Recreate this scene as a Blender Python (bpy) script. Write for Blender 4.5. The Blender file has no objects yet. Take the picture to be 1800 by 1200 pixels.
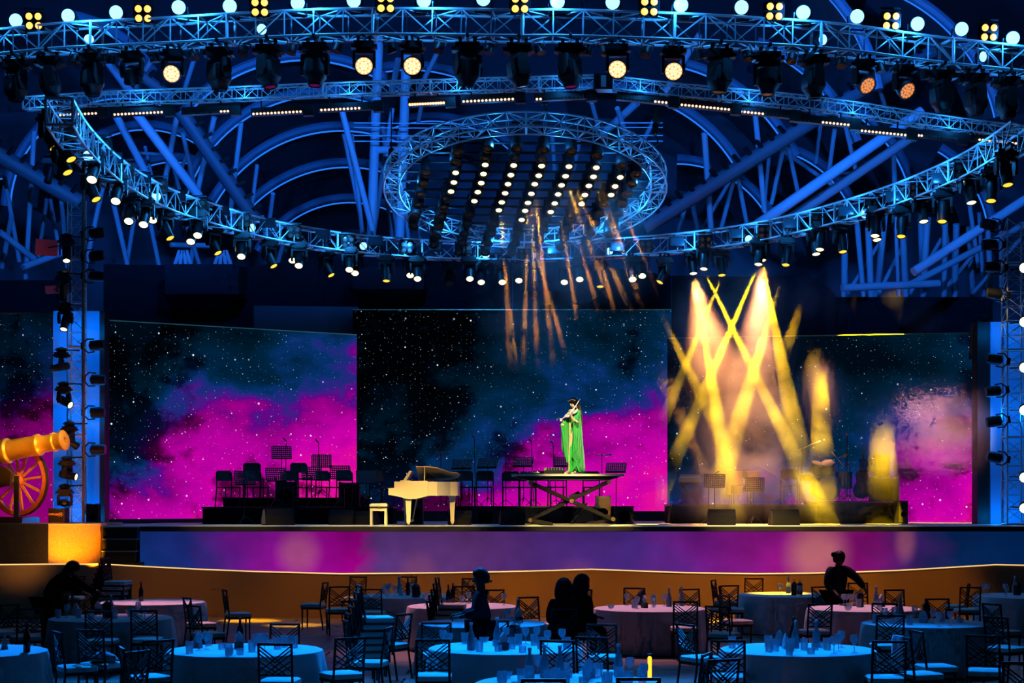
import bpy, bmesh, math, random
from mathutils import Vector, Matrix, Euler
random.seed(7)
F = 3000.0; CX = 900.0; HOR = 882.0; K = 0.92; H = 2.68 * K
PI = math.pi
scn = bpy.context.scene
col = scn.collection

# ------------------------------------------------------------------ camera, world, exposure
cam_d = bpy.data.cameras.new('camera'); cam = bpy.data.objects.new('camera', cam_d); col.objects.link(cam)
cam.location = (0, 0, H); cam.rotation_euler = (PI / 2, 0, 0)
cam_d.sensor_width = 36.0; cam_d.lens = 36.0 * F / 1800.0
cam_d.shift_y = (HOR - 600.0) / 1800.0
cam_d.clip_end = 400
scn.camera = cam
w = bpy.data.worlds.new('night'); scn.world = w; w.use_nodes = True
w.node_tree.nodes['Background'].inputs[0].default_value = (0.004, 0.012, 0.03, 1)
w.node_tree.nodes['Background'].inputs[1].default_value = 0.25
vs = scn.view_settings
vs.view_transform = 'Standard'; vs.look = 'None'; vs.gamma = 1.0; vs.exposure = 0.0; vs.use_curve_mapping = False
scn.render.film_transparent = False
cy = scn.cycles
cy.max_bounces = 5; cy.diffuse_bounces = 2; cy.glossy_bounces = 2; cy.transmission_bounces = 3; cy.volume_bounces = 0
cy.transparent_max_bounces = 8
cy.sample_clamp_indirect = 1.5; cy.sample_clamp_direct = 0
cy.caustics_reflective = False; cy.caustics_refractive = False
cy.volume_step_rate = 0.75; cy.volume_max_steps = 96
cy.use_light_tree = True; cy.use_adaptive_sampling = True; cy.adaptive_threshold = 0.045; cy.adaptive_min_samples = 12
cy.blur_glossy = 1.0

def P(px, py, y0):
    """photo pixel + depth (in units of 0.92 m) -> world point"""
    Y = y0 * K
    return Vector(((px - CX) / F * Y, Y, H + (HOR - py) / F * Y))
def PZ(px, py, z):
    """photo pixel of a point known to be at height z"""
    Y = F * (H - z) / (py - HOR)
    return Vector(((px - CX) / F * Y, Y, z))
def proj(v):
    return (CX + F * v.x / v.y, HOR - F * (v.z - H) / v.y)

STAGE_Z = P(0, 925, 41).z            # 1.92 m
STAGE_Y = 41 * K

# ------------------------------------------------------------------ lights: general helpers (beam and shaft lamps sit at lenses, washes have no fixture)
def spot(name, loc, target, watts, colr, deg, blend=0.3, radius=0.06):
    d = bpy.data.lights.new(name, 'SPOT'); d.energy = watts; d.color = colr; d.spot_size = math.radians(deg); d.spot_blend = blend
    d.shadow_soft_size = radius
    o = bpy.data.objects.new(name, d); col.objects.link(o); o.location = loc
    o.rotation_euler = (Vector(target) - Vector(loc)).to_track_quat('-Z', 'Y').to_euler()
    return o
def point(name, loc, watts, colr, radius=0.05):
    d = bpy.data.lights.new(name, 'POINT'); d.energy = watts; d.color = colr; d.shadow_soft_size = radius
    o = bpy.data.objects.new(name, d); col.objects.link(o); o.location = loc
    return o
BLUE = (0.03, 0.28, 1.0); AMBER = (1.0, 0.42, 0.03); YEL = (1.0, 0.58, 0.0); WARM = (1.0, 0.78, 0.36); ROSE = (1.0, 0.35, 0.45)

# big washes, free spots near the trusses, without fixtures of their own
for px, tx in ((250, 330), (900, 900), (1500, 1450)):              # blue wash on the near tables
    spot('table_wash_lamp', P(px, 70, 33.6), PZ(tx, 1160, 0.7), 16000, (0.0, 0.22, 1.0), 40, 0.5, 0.12)
for px, py, tx, ty, ty0, wt in ((120, 60, 60, 320, 70, 5200), (480, 40, 420, 290, 74, 5600), (900, 40, 800, 330, 74, 5200),
                            (1300, 45, 1330, 260, 72, 5600), (1680, 95, 1640, 380, 70, 5600)):   # blue wash on the roof
    spot('roof_wash_lamp', P(px, py - 95, 35.4), P(tx, ty, ty0), wt * 2.3, (0.01, 0.16, 1.0), 46, 0.8, 0.2)
for px, tx, wt in ((560, 620, 640), (820, 760, 560), (1080, 1020, 1100), (1330, 1330, 1300), (1560, 1500, 500), (330, 420, 350)):   # warm front wash on the stage
    spot('stage_wash_lamp', P(px, 152, 33.0), P(tx, 918, 41.7), wt * 13, (1.0, 0.68, 0.20), 16.0, 0.8, 0.12)
spot('follow_lamp', P(1086, 152, 33.0), P(1008, 765, 42.4), 12500, (1.0, 0.84, 0.42), 11, 0.5, 0.1)
spot('piano_lamp', P(640, 152, 33.0), P(742, 865, 42.4), 3600, (1.0, 0.55, 0.06), 12, 0.6, 0.1)
for px, wt in ((300, .5), (560, .7), (800, 1.1), (1000, 1.3), (1230, 1.5), (1420, 1.4), (1620, .9)):   # amber wash on the low wall and the floor before it
    spot('wall_wash_lamp', P(px, 195, 36.2), P(px, 1050, 39.2), 3600 * wt, (1.0, 0.36, 0.0), 24, 1.0, 0.15)
for px, py, y0, wt in ((440, 1090, 38.6, 1.2), (1262, 1092, 38.6, 1.6), (520, 1095, 37.2, .7), (1370, 1046, 35.5, 1.0)):          # yellow patches on the floor
    spot('floor_lamp', P(px, 195, 36.2), P(px, py, y0), 26000 * wt, (1.0, 0.52, 0.0), 8, 0.7, 0.1)
for px, tx in ((1000, 1100), (650, 780), (1350, 1480), (330, 250)):                                    # rose wash on the middle tables
    spot('rose_lamp', P(px, 195, 36.2), PZ(tx, 1068, 0.7), 5200, (1.0, 0.34, 0.42), 22, 0.8, 0.15)
# ------------------------------------------------------------------ materials
MATS = {}
def mat(name, base=(0.5, 0.5, 0.5), rough=0.5, metal=0.0, emit=None, es=1.0, noise=None, trans=0.0, sheen=0.0, sampled=True, spec=0.5):
    if name in MATS: return MATS[name]
    m = bpy.data.materials.new(name); m.use_nodes = True; nt = m.node_tree
    b = nt.nodes['Principled BSDF']
    b.inputs['Base Color'].default_value = (*base, 1); b.inputs['Roughness'].default_value = rough; b.inputs['Metallic'].default_value = metal
    b.inputs['Specular IOR Level'].default_value = spec
    if trans: b.inputs['Transmission Weight'].default_value = trans
    if sheen: b.inputs['Sheen Weight'].default_value = sheen
    if emit:
        b.inputs['Emission Color'].default_value = (*emit, 1); b.inputs['Emission Strength'].default_value = es
    if noise:                                   # slight wear: colour varies by a factor, at a scale
        sc, amt = noise
        tc = nt.nodes.new('ShaderNodeTexCoord'); n = nt.nodes.new('ShaderNodeTexNoise'); n.inputs['Scale'].default_value = sc; n.inputs['Detail'].default_value = 5
        r = nt.nodes.new('ShaderNodeMapRange'); r.inputs['To Min'].default_value = 1 - amt; r.inputs['To Max'].default_value = 1 + amt
        mx = nt.nodes.new('ShaderNodeMix'); mx.data_type = 'RGBA'; mx.blend_type = 'MULTIPLY'; mx.inputs['Factor'].default_value = 1
        mx.inputs[6].default_value = (*base, 1)
        nt.links.new(tc.outputs['Object'], n.inputs['Vector']); nt.links.new(n.outputs['Fac'], r.inputs['Value'])
        nt.links.new(r.outputs[0], mx.inputs[7]); nt.links.new(mx.outputs[2], b.inputs['Base Color'])
    if not sampled: m.cycles.emission_sampling = 'NONE'
    MATS[name] = m
    return m

M_alu = mat('aluminium_tube', (0.72, 0.76, 0.80), 0.42, 0.15)
M_black = mat('black_plastic', (0.006, 0.006, 0.007), 0.5)
M_blackm = mat('black_painted_metal', (0.008, 0.008, 0.009), 0.4, 0.2)
M_steel = mat('white_painted_steel', (0.42, 0.48, 0.52), 0.55, 0.0, noise=(0.7, 0.2))
M_dsteel = mat('dark_painted_steel', (0.10, 0.12, 0.14), 0.55)
M_memb = mat('roof_membrane', (0.17, 0.20, 0.23), 0.75, noise=(0.25, 0.25))
M_lens_w = mat('lit_warm_lens', (0.2, 0.2, 0.2), 0.3, emit=(1.0, 0.60, 0.27), es=2.4, sampled=False)
M_lens_pale = mat('lit_pale_yellow_lens', (0.2, 0.2, 0.2), 0.3, emit=(1.0, 0.86, 0.34), es=4.0, sampled=False)
M_lens_y = mat('lit_yellow_lens', (0.2, 0.2, 0.2), 0.3, emit=(1.0, 0.66, 0.05), es=1.3, sampled=False)
M_lens_dim = mat('dim_amber_lens', (0.2, 0.15, 0.1), 0.3, emit=(1.0, 0.36, 0.08), es=0.85, sampled=False)
M_lens_b = mat('lit_blue_white_lens', (0.2, 0.2, 0.2), 0.3, emit=(0.22, 0.62, 1.0), es=2.6, sampled=False)
M_lens_a = mat('lit_amber_lens', (0.2, 0.2, 0.2), 0.3, emit=(1.0, 0.42, 0.05), es=2.2, sampled=False)
M_lens_off = mat('unlit_lens', (0.12, 0.10, 0.08), 0.12, 0.3)
M_led_p = mat('lit_peach_led', (0.2, 0.2, 0.2), 0.3, emit=(1.0, 0.55, 0.36), es=2.0, sampled=False)
M_led_o = mat('lit_orange_led', (0.2, 0.2, 0.2), 0.3, emit=(1.0, 0.30, 0.12), es=6.0, sampled=False)
M_strip = mat('blue_led_strip', (0.1, 0.2, 0.4), 0.4, emit=(0.02, 0.22, 1.0), es=0.8)
M_cloth = mat('white_tablecloth', (0.62, 0.62, 0.64), 0.8, sheen=0.2, noise=(3.0, 0.06))
M_cush = mat('ivory_seat_cushion', (0.60, 0.56, 0.50), 0.75, noise=(6, 0.08))
M_chair = mat('dark_bronze_chair_metal', (0.012, 0.007, 0.005), 0.45, 0.15, spec=.3)
M_white = mat('cream_piano_lacquer', (0.80, 0.72, 0.50), 0.22)
M_gold = mat('gilded_bronze', (0.80, 0.42, 0.07), 0.38, 0.55, noise=(4.0, 0.3))
M_wood = mat('painted_orange_wood', (0.42, 0.12, 0.03), 0.5, noise=(5.0, 0.25))
M_floorw = mat('brass_edge', (0.8, 0.6, 0.25), 0.3, 0.8)
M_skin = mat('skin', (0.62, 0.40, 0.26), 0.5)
M_skin_dim = mat('skin_in_dim_light', (0.06, 0.035, 0.025), 0.6, spec=.15)  # skin darkened in its colour to stand in for dim light
M_hair = mat('dark_hair', (0.005, 0.003, 0.003), 0.55, spec=.12)
M_green = mat('green_satin', (0.01, 0.36, 0.03), 0.42, sheen=0.4, noise=(5.0, 0.15))
M_gilt = mat('gold_embroidery', (0.70, 0.58, 0.28), 0.35, 0.5, noise=(40.0, 0.6))
M_navy = mat('dark_jacket_cloth', (0.006, 0.011, 0.014), 0.8, noise=(9, 0.2), spec=.05)
M_blackc = mat('black_cloth', (0.003, 0.003, 0.004), 0.9, spec=.04)
M_napkin = mat('white_napkin', (0.66, 0.66, 0.70), 0.85)
M_bottle_d = mat('dark_bottle_glass', (0.006, 0.010, 0.008), 0.12)
M_red = mat('red_drink', (0.35, 0.02, 0.02), 0.3)
M_grey = mat('grey_drape', (0.014, 0.014, 0.017), 0.8, spec=.1)

def glass_mat():
    m = bpy.data.materials.new('clear_glass'); m.use_nodes = True; nt = m.node_tree; nt.nodes.clear()
    out = nt.nodes.new('ShaderNodeOutputMaterial'); t = nt.nodes.new('ShaderNodeBsdfTransparent'); g = nt.nodes.new('ShaderNodeBsdfPrincipled')
    t.inputs[0].default_value = (0.92, 0.95, 0.97, 1)
    g.inputs['Base Color'].default_value = (0.75, 0.8, 0.85, 1); g.inputs['Roughness'].default_value = 0.12
    lw = nt.nodes.new('ShaderNodeLayerWeight'); lw.inputs[0].default_value = 0.35
    r = nt.nodes.new('ShaderNodeMapRange'); r.inputs['To Min'].default_value = 0.30; r.inputs['To Max'].default_value = 0.85
    mx = nt.nodes.new('ShaderNodeMixShader')
    nt.links.new(lw.outputs['Facing'], r.inputs['Value']); nt.links.new(r.outputs[0], mx.inputs[0])
    nt.links.new(t.outputs[0], mx.inputs[1]); nt.links.new(g.outputs[0], mx.inputs[2]); nt.links.new(mx.outputs[0], out.inputs[0])
    return m
M_glass = glass_mat()

# ------------------------------------------------------------------ mesh collector
class MB:
    def __init__(s): s.v = []; s.f = []
    def add(s, vs, fs):
        n = len(s.v); s.v += [tuple(v) for v in vs]; s.f += [tuple(n + i for i in f) for f in fs]; return s
    def box(s, c, size, rot=None):
        hx, hy, hz = (q / 2 for q in size); c = Vector(c)
        vs = [Vector((x, y, z)) for x in (-hx, hx) for y in (-hy, hy) for z in (-hz, hz)]
        if rot is not None: vs = [rot @ v for v in vs]
        return s.add([v + c for v in vs], [(0, 1, 3, 2), (4, 6, 7, 5), (0, 4, 5, 1), (2, 3, 7, 6), (0, 2, 6, 4), (1, 5, 7, 3)])
    def bar(s, a, b, wd, th=None, up=(0, 0, 1)):
        """rectangular bar from a to b"""
        a = Vector(a); b = Vector(b); th = th or wd; d = (b - a).normalized(); u = Vector(up)
        if abs(d.dot(u)) > 0.98: u = Vector((0, 1, 0))
        x = d.cross(u).normalized(); y = x.cross(d)
        vs = [p + x * sx * wd / 2 + y * sy * th / 2 for p in (a, b) for sx, sy in ((-1, -1), (1, -1), (1, 1), (-1, 1))]
        return s.add(vs, [(3, 2, 1, 0), (4, 5, 6, 7), (0, 1, 5, 4), (1, 2, 6, 5), (2, 3, 7, 6), (3, 0, 4, 7)])
    def cyl(s, a, b, r, n=8, r2=None, cap=True):
        a = Vector(a); b = Vector(b); r2 = r if r2 is None else r2; d = (b - a).normalized()
        x = d.orthogonal().normalized(); y = d.cross(x)
        vs = []
        for p, q in ((a, r), (b, r2)):
            vs += [p + (x * math.cos(2 * PI * i / n) + y * math.sin(2 * PI * i / n)) * q for i in range(n)]
        fs = [(i, (i + 1) % n, n + (i + 1) % n, n + i) for i in range(n)]
        if cap: fs += [tuple(range(n - 1, -1, -1)), tuple(range(n, 2 * n))]
        return s.add(vs, fs)
    def lathe(s, prof, n=16, mtx=None, a0=0.0, cap=True):
        """profile of (r, z), turned about Z"""
        vs = []; mtx = mtx or Matrix()
        for r, z in prof: vs += [mtx @ Vector((r * math.cos(a0 + 2 * PI * i / n), r * math.sin(a0 + 2 * PI * i / n), z)) for i in range(n)]
        fs = []
        for k in range(len(prof) - 1):
            fs += [(k * n + i, k * n + (i + 1) % n, (k + 1) * n + (i + 1) % n, (k + 1) * n + i) for i in range(n)]
        if cap and prof[0][0] > 1e-5: fs.append(tuple(range(n - 1, -1, -1)))
        if cap and prof[-1][0] > 1e-5: fs.append(tuple((len(prof) - 1) * n + i for i in range(n)))
        return s.add(vs, fs)
    def tube(s, pts, r, n=8, closed=False, rs=None):
        pts = [Vector(p) for p in pts]; m = len(pts); vs = []
        x = None
        for i, p in enumerate(pts):
            if closed: d = pts[(i + 1) % m] - pts[i - 1]
            else: d = pts[min(i + 1, m - 1)] - pts[max(i - 1, 0)]
            d.normalize()
            if x is None: x = d.orthogonal().normalized()
            x = (x - d * x.dot(d)).normalized(); y = d.cross(x); rr = rs[i] if rs else r
            vs += [p + (x * math.cos(2 * PI * k / n) + y * math.sin(2 * PI * k / n)) * rr for k in range(n)]
        fs = []
        for i in range(m if closed else m - 1):
            j = (i + 1) % m
            fs += [(i * n + k, i * n + (k + 1) % n, j * n + (k + 1) % n, j * n + k) for k in range(n)]
        if not closed: fs += [tuple(range(n - 1, -1, -1)), tuple((m - 1) * n + k for k in range(n))]
        return s.add(vs, fs)
    def prism(s, poly, thick, mtx=None):
        """polygon in XZ, extruded along Y by +-thick/2"""
        mtx = mtx or Matrix(); n = len(poly)
        vs = [mtx @ Vector((x, y, z)) for y in (-thick / 2, thick / 2) for x, z in poly]
        fs = [tuple(range(n)), tuple(range(2 * n - 1, n - 1, -1))] + [(i, n + i, n + (i + 1) % n, (i + 1) % n) for i in range(n)]
        return s.add(vs, fs)
    def loft(s, rings, cap=True):
        n = len(rings[0]); vs = [v for r in rings for v in r]; fs = []
        for k in range(len(rings) - 1):
            fs += [(k * n + i, k * n + (i + 1) % n, (k + 1) * n + (i + 1) % n, (k + 1) * n + i) for i in range(n)]
        if cap: fs += [tuple(range(n - 1, -1, -1)), tuple((len(rings) - 1) * n + i for i in range(n))]
        return s.add(vs, fs)
    def mesh(s, name, m, smooth=False):
        me = bpy.data.meshes.new(name); me.from_pydata(s.v, [], s.f); me.materials.append(m)
        if smooth:
            me.polygons.foreach_set('use_smooth', [True] * len(me.polygons)); 
            try: me.set_sharp_from_angle(angle=math.radians(40))
            except Exception: pass
        me.update()
        return me
    def build(s, name, m, parent=None, smooth=False):
        return link(name, s.mesh(name, m, smooth), parent)
def link(name, me, parent=None, mtx=None):
    o = bpy.data.objects.new(name, me); col.objects.link(o)
    if parent is not None: o.parent = parent
    if mtx is not None: o.matrix_local = mtx
    return o
def tag(o, label=None, cat=None, group=None, kind=None):
    if label: o['label'] = label
    if cat: o['category'] = cat
    if group: o['group'] = group
    if kind: o['kind'] = kind
    return o
def empty(name, loc=(0, 0, 0), rot=None, label=None, cat=None, group=None, kind=None):
    o = bpy.data.objects.new(name, None); col.objects.link(o); o.empty_display_size = 0.1
    if rot is not None and isinstance(rot, Matrix): o.matrix_world = Matrix.Translation(Vector(loc)) @ rot.to_4x4()
    else:
        o.location = loc
        if rot: o.rotation_euler = rot
    return tag(o, label, cat, group, kind)
def Rx(a): return Matrix.Rotation(a, 4, 'X')
def Ry(a): return Matrix.Rotation(a, 4, 'Y')
def Rz(a): return Matrix.Rotation(a, 4, 'Z')
def T(x, y=0, z=0): return Matrix.Translation(Vector(x) if not isinstance(x, (int, float)) else Vector((x, y, z)))
ONES = 'first second third fourth fifth sixth seventh eighth ninth tenth eleventh twelfth thirteenth fourteenth fifteenth sixteenth seventeenth eighteenth nineteenth'.split()
TENS = {2: 'twenty', 3: 'thirty', 4: 'forty', 5: 'fifty', 6: 'sixty'}
def nth(i):
    """0 -> first"""
    i += 1
    if i <= 19: return ONES[i - 1]
    t, r = divmod(i, 10)
    return (TENS[t][:-1] + 'ieth') if r == 0 else TENS[t] + '-' + ONES[r - 1]
def stamp(kind, name, mtx, label, cat, group=None):
    """an instance of a prototype: list of (part name, mesh, local matrix, [sub-parts])"""
    e = empty(name, label=label, cat=cat, group=group); e.matrix_world = mtx
    for pn, me, lm, subs in kind:
        o = link(pn, me, e, lm)
        for q in subs: link(q[0], q[1], o, q[2])
    return e
I4 = Matrix()
# ------------------------------------------------------------------ node helper
class NT:
    def __init__(s, name):
        s.m = bpy.data.materials.new(name); s.m.use_nodes = True; s.nt = s.m.node_tree; s.nt.nodes.clear()
        s.out = s.nt.nodes.new('ShaderNodeOutputMaterial')
    def n(s, t, **kw):
        nd = s.nt.nodes.new(t)
        for k, v in kw.items(): setattr(nd, k, v)
        return nd
    def put(s, sock, v):
        if hasattr(v, 'is_linked') or isinstance(v, bpy.types.NodeSocket): s.nt.links.new(v, sock)
        else: sock.default_value = v
    def math(s, op, a, b=0.0, c=None, clamp=False):
        nd = s.n('ShaderNodeMath', operation=op, use_clamp=clamp); s.put(nd.inputs[0], a); s.put(nd.inputs[1], b)
        if c is not None: s.put(nd.inputs[2], c)
        return nd.outputs[0]
    def noise(s, vec, scale, detail=4, rough=0.55, dist=0.0, lac=2.0):
        nd = s.n('ShaderNodeTexNoise'); s.put(nd.inputs['Vector'], vec); nd.inputs['Scale'].default_value = scale
        nd.inputs['Detail'].default_value = detail; nd.inputs['Roughness'].default_value = rough; nd.inputs['Distortion'].default_value = dist
        return nd.outputs['Fac']
    def ramp(s, fac, stops, interp='LINEAR'):
        nd = s.n('ShaderNodeValToRGB'); cr = nd.color_ramp; cr.interpolation = interp
        while len(cr.elements) < len(stops): cr.elements.new(0.5)
        for e, (p, c) in zip(cr.elements, stops):
            e.position = p; e.color = (*c, 1) if len(c) == 3 else c
        s.put(nd.inputs[0], fac); return nd.outputs[0]
    def maprange(s, v, a, b, c=0.0, d=1.0, smooth=False):
        nd = s.n('ShaderNodeMapRange'); nd.interpolation_type = 'SMOOTHSTEP' if smooth else 'LINEAR'
        s.put(nd.inputs[0], v)
        for i, q in enumerate((a, b, c, d)): s.put(nd.inputs[1 + i], q)
        return nd.outputs[0]
    def vmath(s, op, a, b):
        nd = s.n('ShaderNodeVectorMath', operation=op); s.put(nd.inputs[0], a); s.put(nd.inputs[1], b)
        return nd.outputs[1] if op in ('LENGTH', 'DISTANCE', 'DOT_PRODUCT') else nd.outputs[0]
    def mixc(s, f, a, b, blend='MIX'):
        nd = s.n('ShaderNodeMix', data_type='RGBA', blend_type=blend); s.put(nd.inputs[0], f); s.put(nd.inputs[6], a); s.put(nd.inputs[7], b)
        return nd.outputs[2]
    def xyz(s, v):
        nd = s.n('ShaderNodeSeparateXYZ'); s.put(nd.inputs[0], v); return nd.outputs
    def comb(s, x, y, z):
        nd = s.n('ShaderNodeCombineXYZ')
        for i, q in enumerate((x, y, z)): s.put(nd.inputs[i], q)
        return nd.outputs[0]
    def obj(s): return s.n('ShaderNodeTexCoord').outputs['Object']

def grey(v): return (v, v, v)
def nebula(name, wd, ht, line, dark, seed, gain=1.0, stars=1.0, bands=0.4):
    """what the wall screens show: dark star field with a magenta cloud below a line v(u)"""
    t = NT(name); x, y, z = t.xyz(t.obj())
    u = t.math('DIVIDE', x, wd); v = t.math('DIVIDE', z, ht)
    flat = t.comb(x, z, seed)
    stretch = t.comb(x, t.math('MULTIPLY', z, 1.5), seed + 3.0)
    n1 = t.noise(stretch, 0.30, 5, 0.5, 0.6); n2 = t.noise(stretch, 1.0, 6, 0.62, 0.3); n3 = t.noise(flat, 0.42, 4, 0.55, 0.4)
    ln = t.math('SUBTRACT', t.math('MULTIPLY', t.ramp(u, [(p, grey(q / 2 + .5)) for p, q in line]), 2.0), 1.0)
    f = t.math('SUBTRACT', ln, v)
    f = t.math('ADD', f, t.math('MULTIPLY', t.math('SUBTRACT', n1, 0.5), 1.05))
    f = t.math('ADD', f, t.math('MULTIPLY', t.math('SUBTRACT', n2, 0.5), 0.48))
    f = t.math('ADD', t.math('MULTIPLY', f, 0.85), 0.5)
    c = t.ramp(f, [(0.0, (0.0, 0.003, 0.008)), (0.16, (0.0, 0.009, 0.022)), (0.32, (0.0, 0.018, 0.055)), (0.43, (0.002, 0.030, 0.15)), (0.50, (0.02, 0.018, 0.22)),
                   (0.56, (0.11, 0.002, 0.24)), (0.63, (0.30, 0.0, 0.23)), (0.73, (0.46, 0.0, 0.34)), (0.86, (0.62, 0.0, 0.40)), (1.0, (0.80, 0.004, 0.34))])
    # dark wisps
    dk = t.math('SUBTRACT', t.math('MULTIPLY', t.ramp(u, [(p, grey(q / 2 + .5)) for p, q in dark]), 2.0), 1.0)
    wis = t.maprange(t.math('ADD', n3, t.math('MULTIPLY', t.math('SUBTRACT', n2, 0.5), 0.7)), t.math('ADD', 0.60, dk), t.math('ADD', 0.44, dk), 0.12, 1.0, True)
    c = t.mixc(1.0, c, wis, 'MULTIPLY')
    # fine rows of pixels
    row = t.math('ADD', t.math('MULTIPLY', t.math('SINE', t.math('MULTIPLY', z, 78.0)), 0.06 * bands), 1 - 0.06 * bands)
    c = t.mixc(1.0, c, row, 'MULTIPLY')
    # stars
    tot = None
    for sc, rad, pw, thr in ((1.6, 0.085, 3.2, 0.30), (4.4, 0.075, 2.2, 0.40), (7.5, 0.07, 1.0, 0.45)):
        vo = t.n('ShaderNodeTexVoronoi', voronoi_dimensions='2D', feature='F1'); t.put(vo.inputs['Vector'], t.comb(x, z, 0.0)); vo.inputs['Scale'].default_value = sc
        vo.inputs['Randomness'].default_value = 1.0
        r = t.xyz(vo.outputs['Color'])
        on = t.math('GREATER_THAN', r[0], thr)
        size = t.math('MULTIPLY', t.math('ADD', r[1], 0.35), rad * (sc / 4.6) ** 0.4 * 0.8)
        d = t.maprange(vo.outputs['Distance'], size, 0.0)
        stv = t.math('MULTIPLY', t.math('MULTIPLY', t.math('POWER', d, 1.4), on), t.math('MULTIPLY', r[2], pw * stars))
        tot = stv if tot is None else t.math('ADD', tot, stv)
    dens = t.maprange(n3, 0.36, 0.6, 0.35, 1.15)
    tot = t.math('MULTIPLY', tot, dens)
    stc = t.mixc(1.0, t.n('ShaderNodeRGB').outputs[0], tot, 'MULTIPLY')
    for nd in t.nt.nodes:
        if nd.type == 'RGB': nd.outputs[0].default_value = (0.72, 0.78, 1.0, 1)
    c = t.mixc(1.0, c, stc, 'ADD')
    e = t.n('ShaderNodeEmission'); t.put(e.inputs[0], c); e.inputs[1].default_value = gain
    t.nt.links.new(e.outputs[0], t.out.inputs[0])
    return t.m

def screen(name, label, px0, y00, px1, y01, ztop, zbot, line, dark, seed, gain=1.0, thick=0.12, stars=1.0):
    """a flat LED wall between two depth points, origin at its lower end, local X along it"""
    a = Vector(((px0 - CX) / F * y00 * K, y00 * K, zbot)); b = Vector(((px1 - CX) / F * y01 * K, y01 * K, zbot))
    wd = (b - a).length; ht = ztop - zbot; ang = math.atan2(b.y - a.y, b.x - a.x)
    e = empty(name, a, (0, 0, ang), label, 'screen')
    m = nebula(name + '_image', wd, ht, line, dark, seed, gain, stars)
    MB().add([(0, 0, 0), (wd, 0, 0), (wd, 0, ht), (0, 0, ht)], [(0, 1, 2, 3)]).build('display', m, e)
    fr = MB(); fr.box((wd / 2, thick / 2 + .012, ht / 2), (wd, thick, ht)); fr.build('cabinet', M_black, e)
    ed = MB(); ed.box((wd / 2, 0.02, ht + .015), (wd, .05, .024)); ed.build('top_edge', M_floorw, e)
    return e

# ------------------------------------------------------------------ ground and stage
def floor_mat():
    t = NT('herringbone_floor'); b = t.n('ShaderNodeBsdfPrincipled'); co = t.obj()
    x, y, z = t.xyz(co)
    nz = t.noise(co, 2.0, 5, 0.6); nz2 = t.noise(t.comb(t.math('MULTIPLY', x, 1.0), t.math('MULTIPLY', y, 6.0), 0), 1.6, 4, 0.6)
    c = t.ramp(t.math('ADD', t.math('MULTIPLY', nz, .5), t.math('MULTIPLY', nz2, .5)), [(0.3, (0.10, 0.075, 0.06)), (0.7, (0.22, 0.17, 0.13))])
    t.put(b.inputs['Base Color'], c); b.inputs['Roughness'].default_value = 0.42
    t.nt.links.new(b.outputs[0], t.out.inputs[0]); return t.m
fl = empty('floor', (0, 0, 0), kind='structure', label='brown wooden banquet floor before the stage')
m_floor = floor_mat()
MB().box((0, 36, -0.06), (60, 90, 0.08)).build('floor_base', mat('screed', (0.05, 0.04, 0.035), .8), fl)
# boards: as far as they can be told apart
bd = {}
for r in range(40):
    y = 15.2 + r * 0.6
    for c in range(7):
        key = (r + c) % 3
        if key not in bd:
            bd[key] = MB().box((0, 0, -0.012), (2.96, 0.585, 0.02)).mesh('floor_board', m_floor)
        link('board', bd[key], fl, T((c - 3) * 3.0 + (1.5 if r % 2 else 0.0), y, 0.0 - 0.0006 * key))

# low curved wall before the stage, with a lit top edge
top_px = [(-260, 1002), (-140, 996), (-40, 993), (0, 993), (90, 992), (180, 992), (250, 996), (350, 1001), (450, 1005), (600, 1009), (700, 1008), (800, 1007), (900, 1005), (980, 1003), (1040, 1001), (1120, 1004), (1200, 1007), (1330, 1009), (1420, 1008), (1500, 1006), (1580, 1003), (1650, 999), (1750, 993), (1800, 994), (1840, 996), (1960, 1003), (2080, 1006)]
def wall_y(px): return 39.5 + 0.55 * math.cos((px - 1040) / 760.0 * 2 * PI) * (1 if px > 250 else 1) * 0.6 + 0.2
low = empty('wall_low', (0, 39.5 * K, 0), kind='structure', label='low curved wall glowing amber under the stage front')
mb = MB(); pts = []
for px, py in top_px:
    y0 = wall_y(px); pts.append(P(px, py, y0))
fine = []
for i in range(len(pts) - 1):
    for k in range(4): fine.append(pts[i].lerp(pts[i + 1], k / 4))
fine.append(pts[-1])
n = len(fine)
vs = [(p.x, p.y, 0.0) for p in fine] + [tuple(p) for p in fine] + [(p.x, p.y + 0.22, p.z) for p in fine] + [(p.x, p.y + 0.22, 0.0) for p in fine]
fs = []
for i in range(n - 1):
    for k in range(3): fs.append((k * n + i, k * n + i + 1, (k + 1) * n + i + 1, (k + 1) * n + i))
M_lowwall = mat('tan_wall_paint', (0.34, 0.22, 0.10), 0.7, noise=(1.2, 0.10))
o = mb.add([Vector(v) - Vector((0, 39.5 * K, 0)) for v in vs], fs).build('wall_face', M_lowwall, low, True)
M_edge = mat('warm_edge_strip', (0.8, 0.6, 0.3), 0.3, emit=(1.0, 0.62, 0.22), es=1.0)
MB().tube([Vector((p.x, p.y - 0.0, p.z + .012)) - Vector((0, 39.5 * K, 0)) for p in fine], 0.014, 5).build('edge_strip', M_edge, low)

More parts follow.
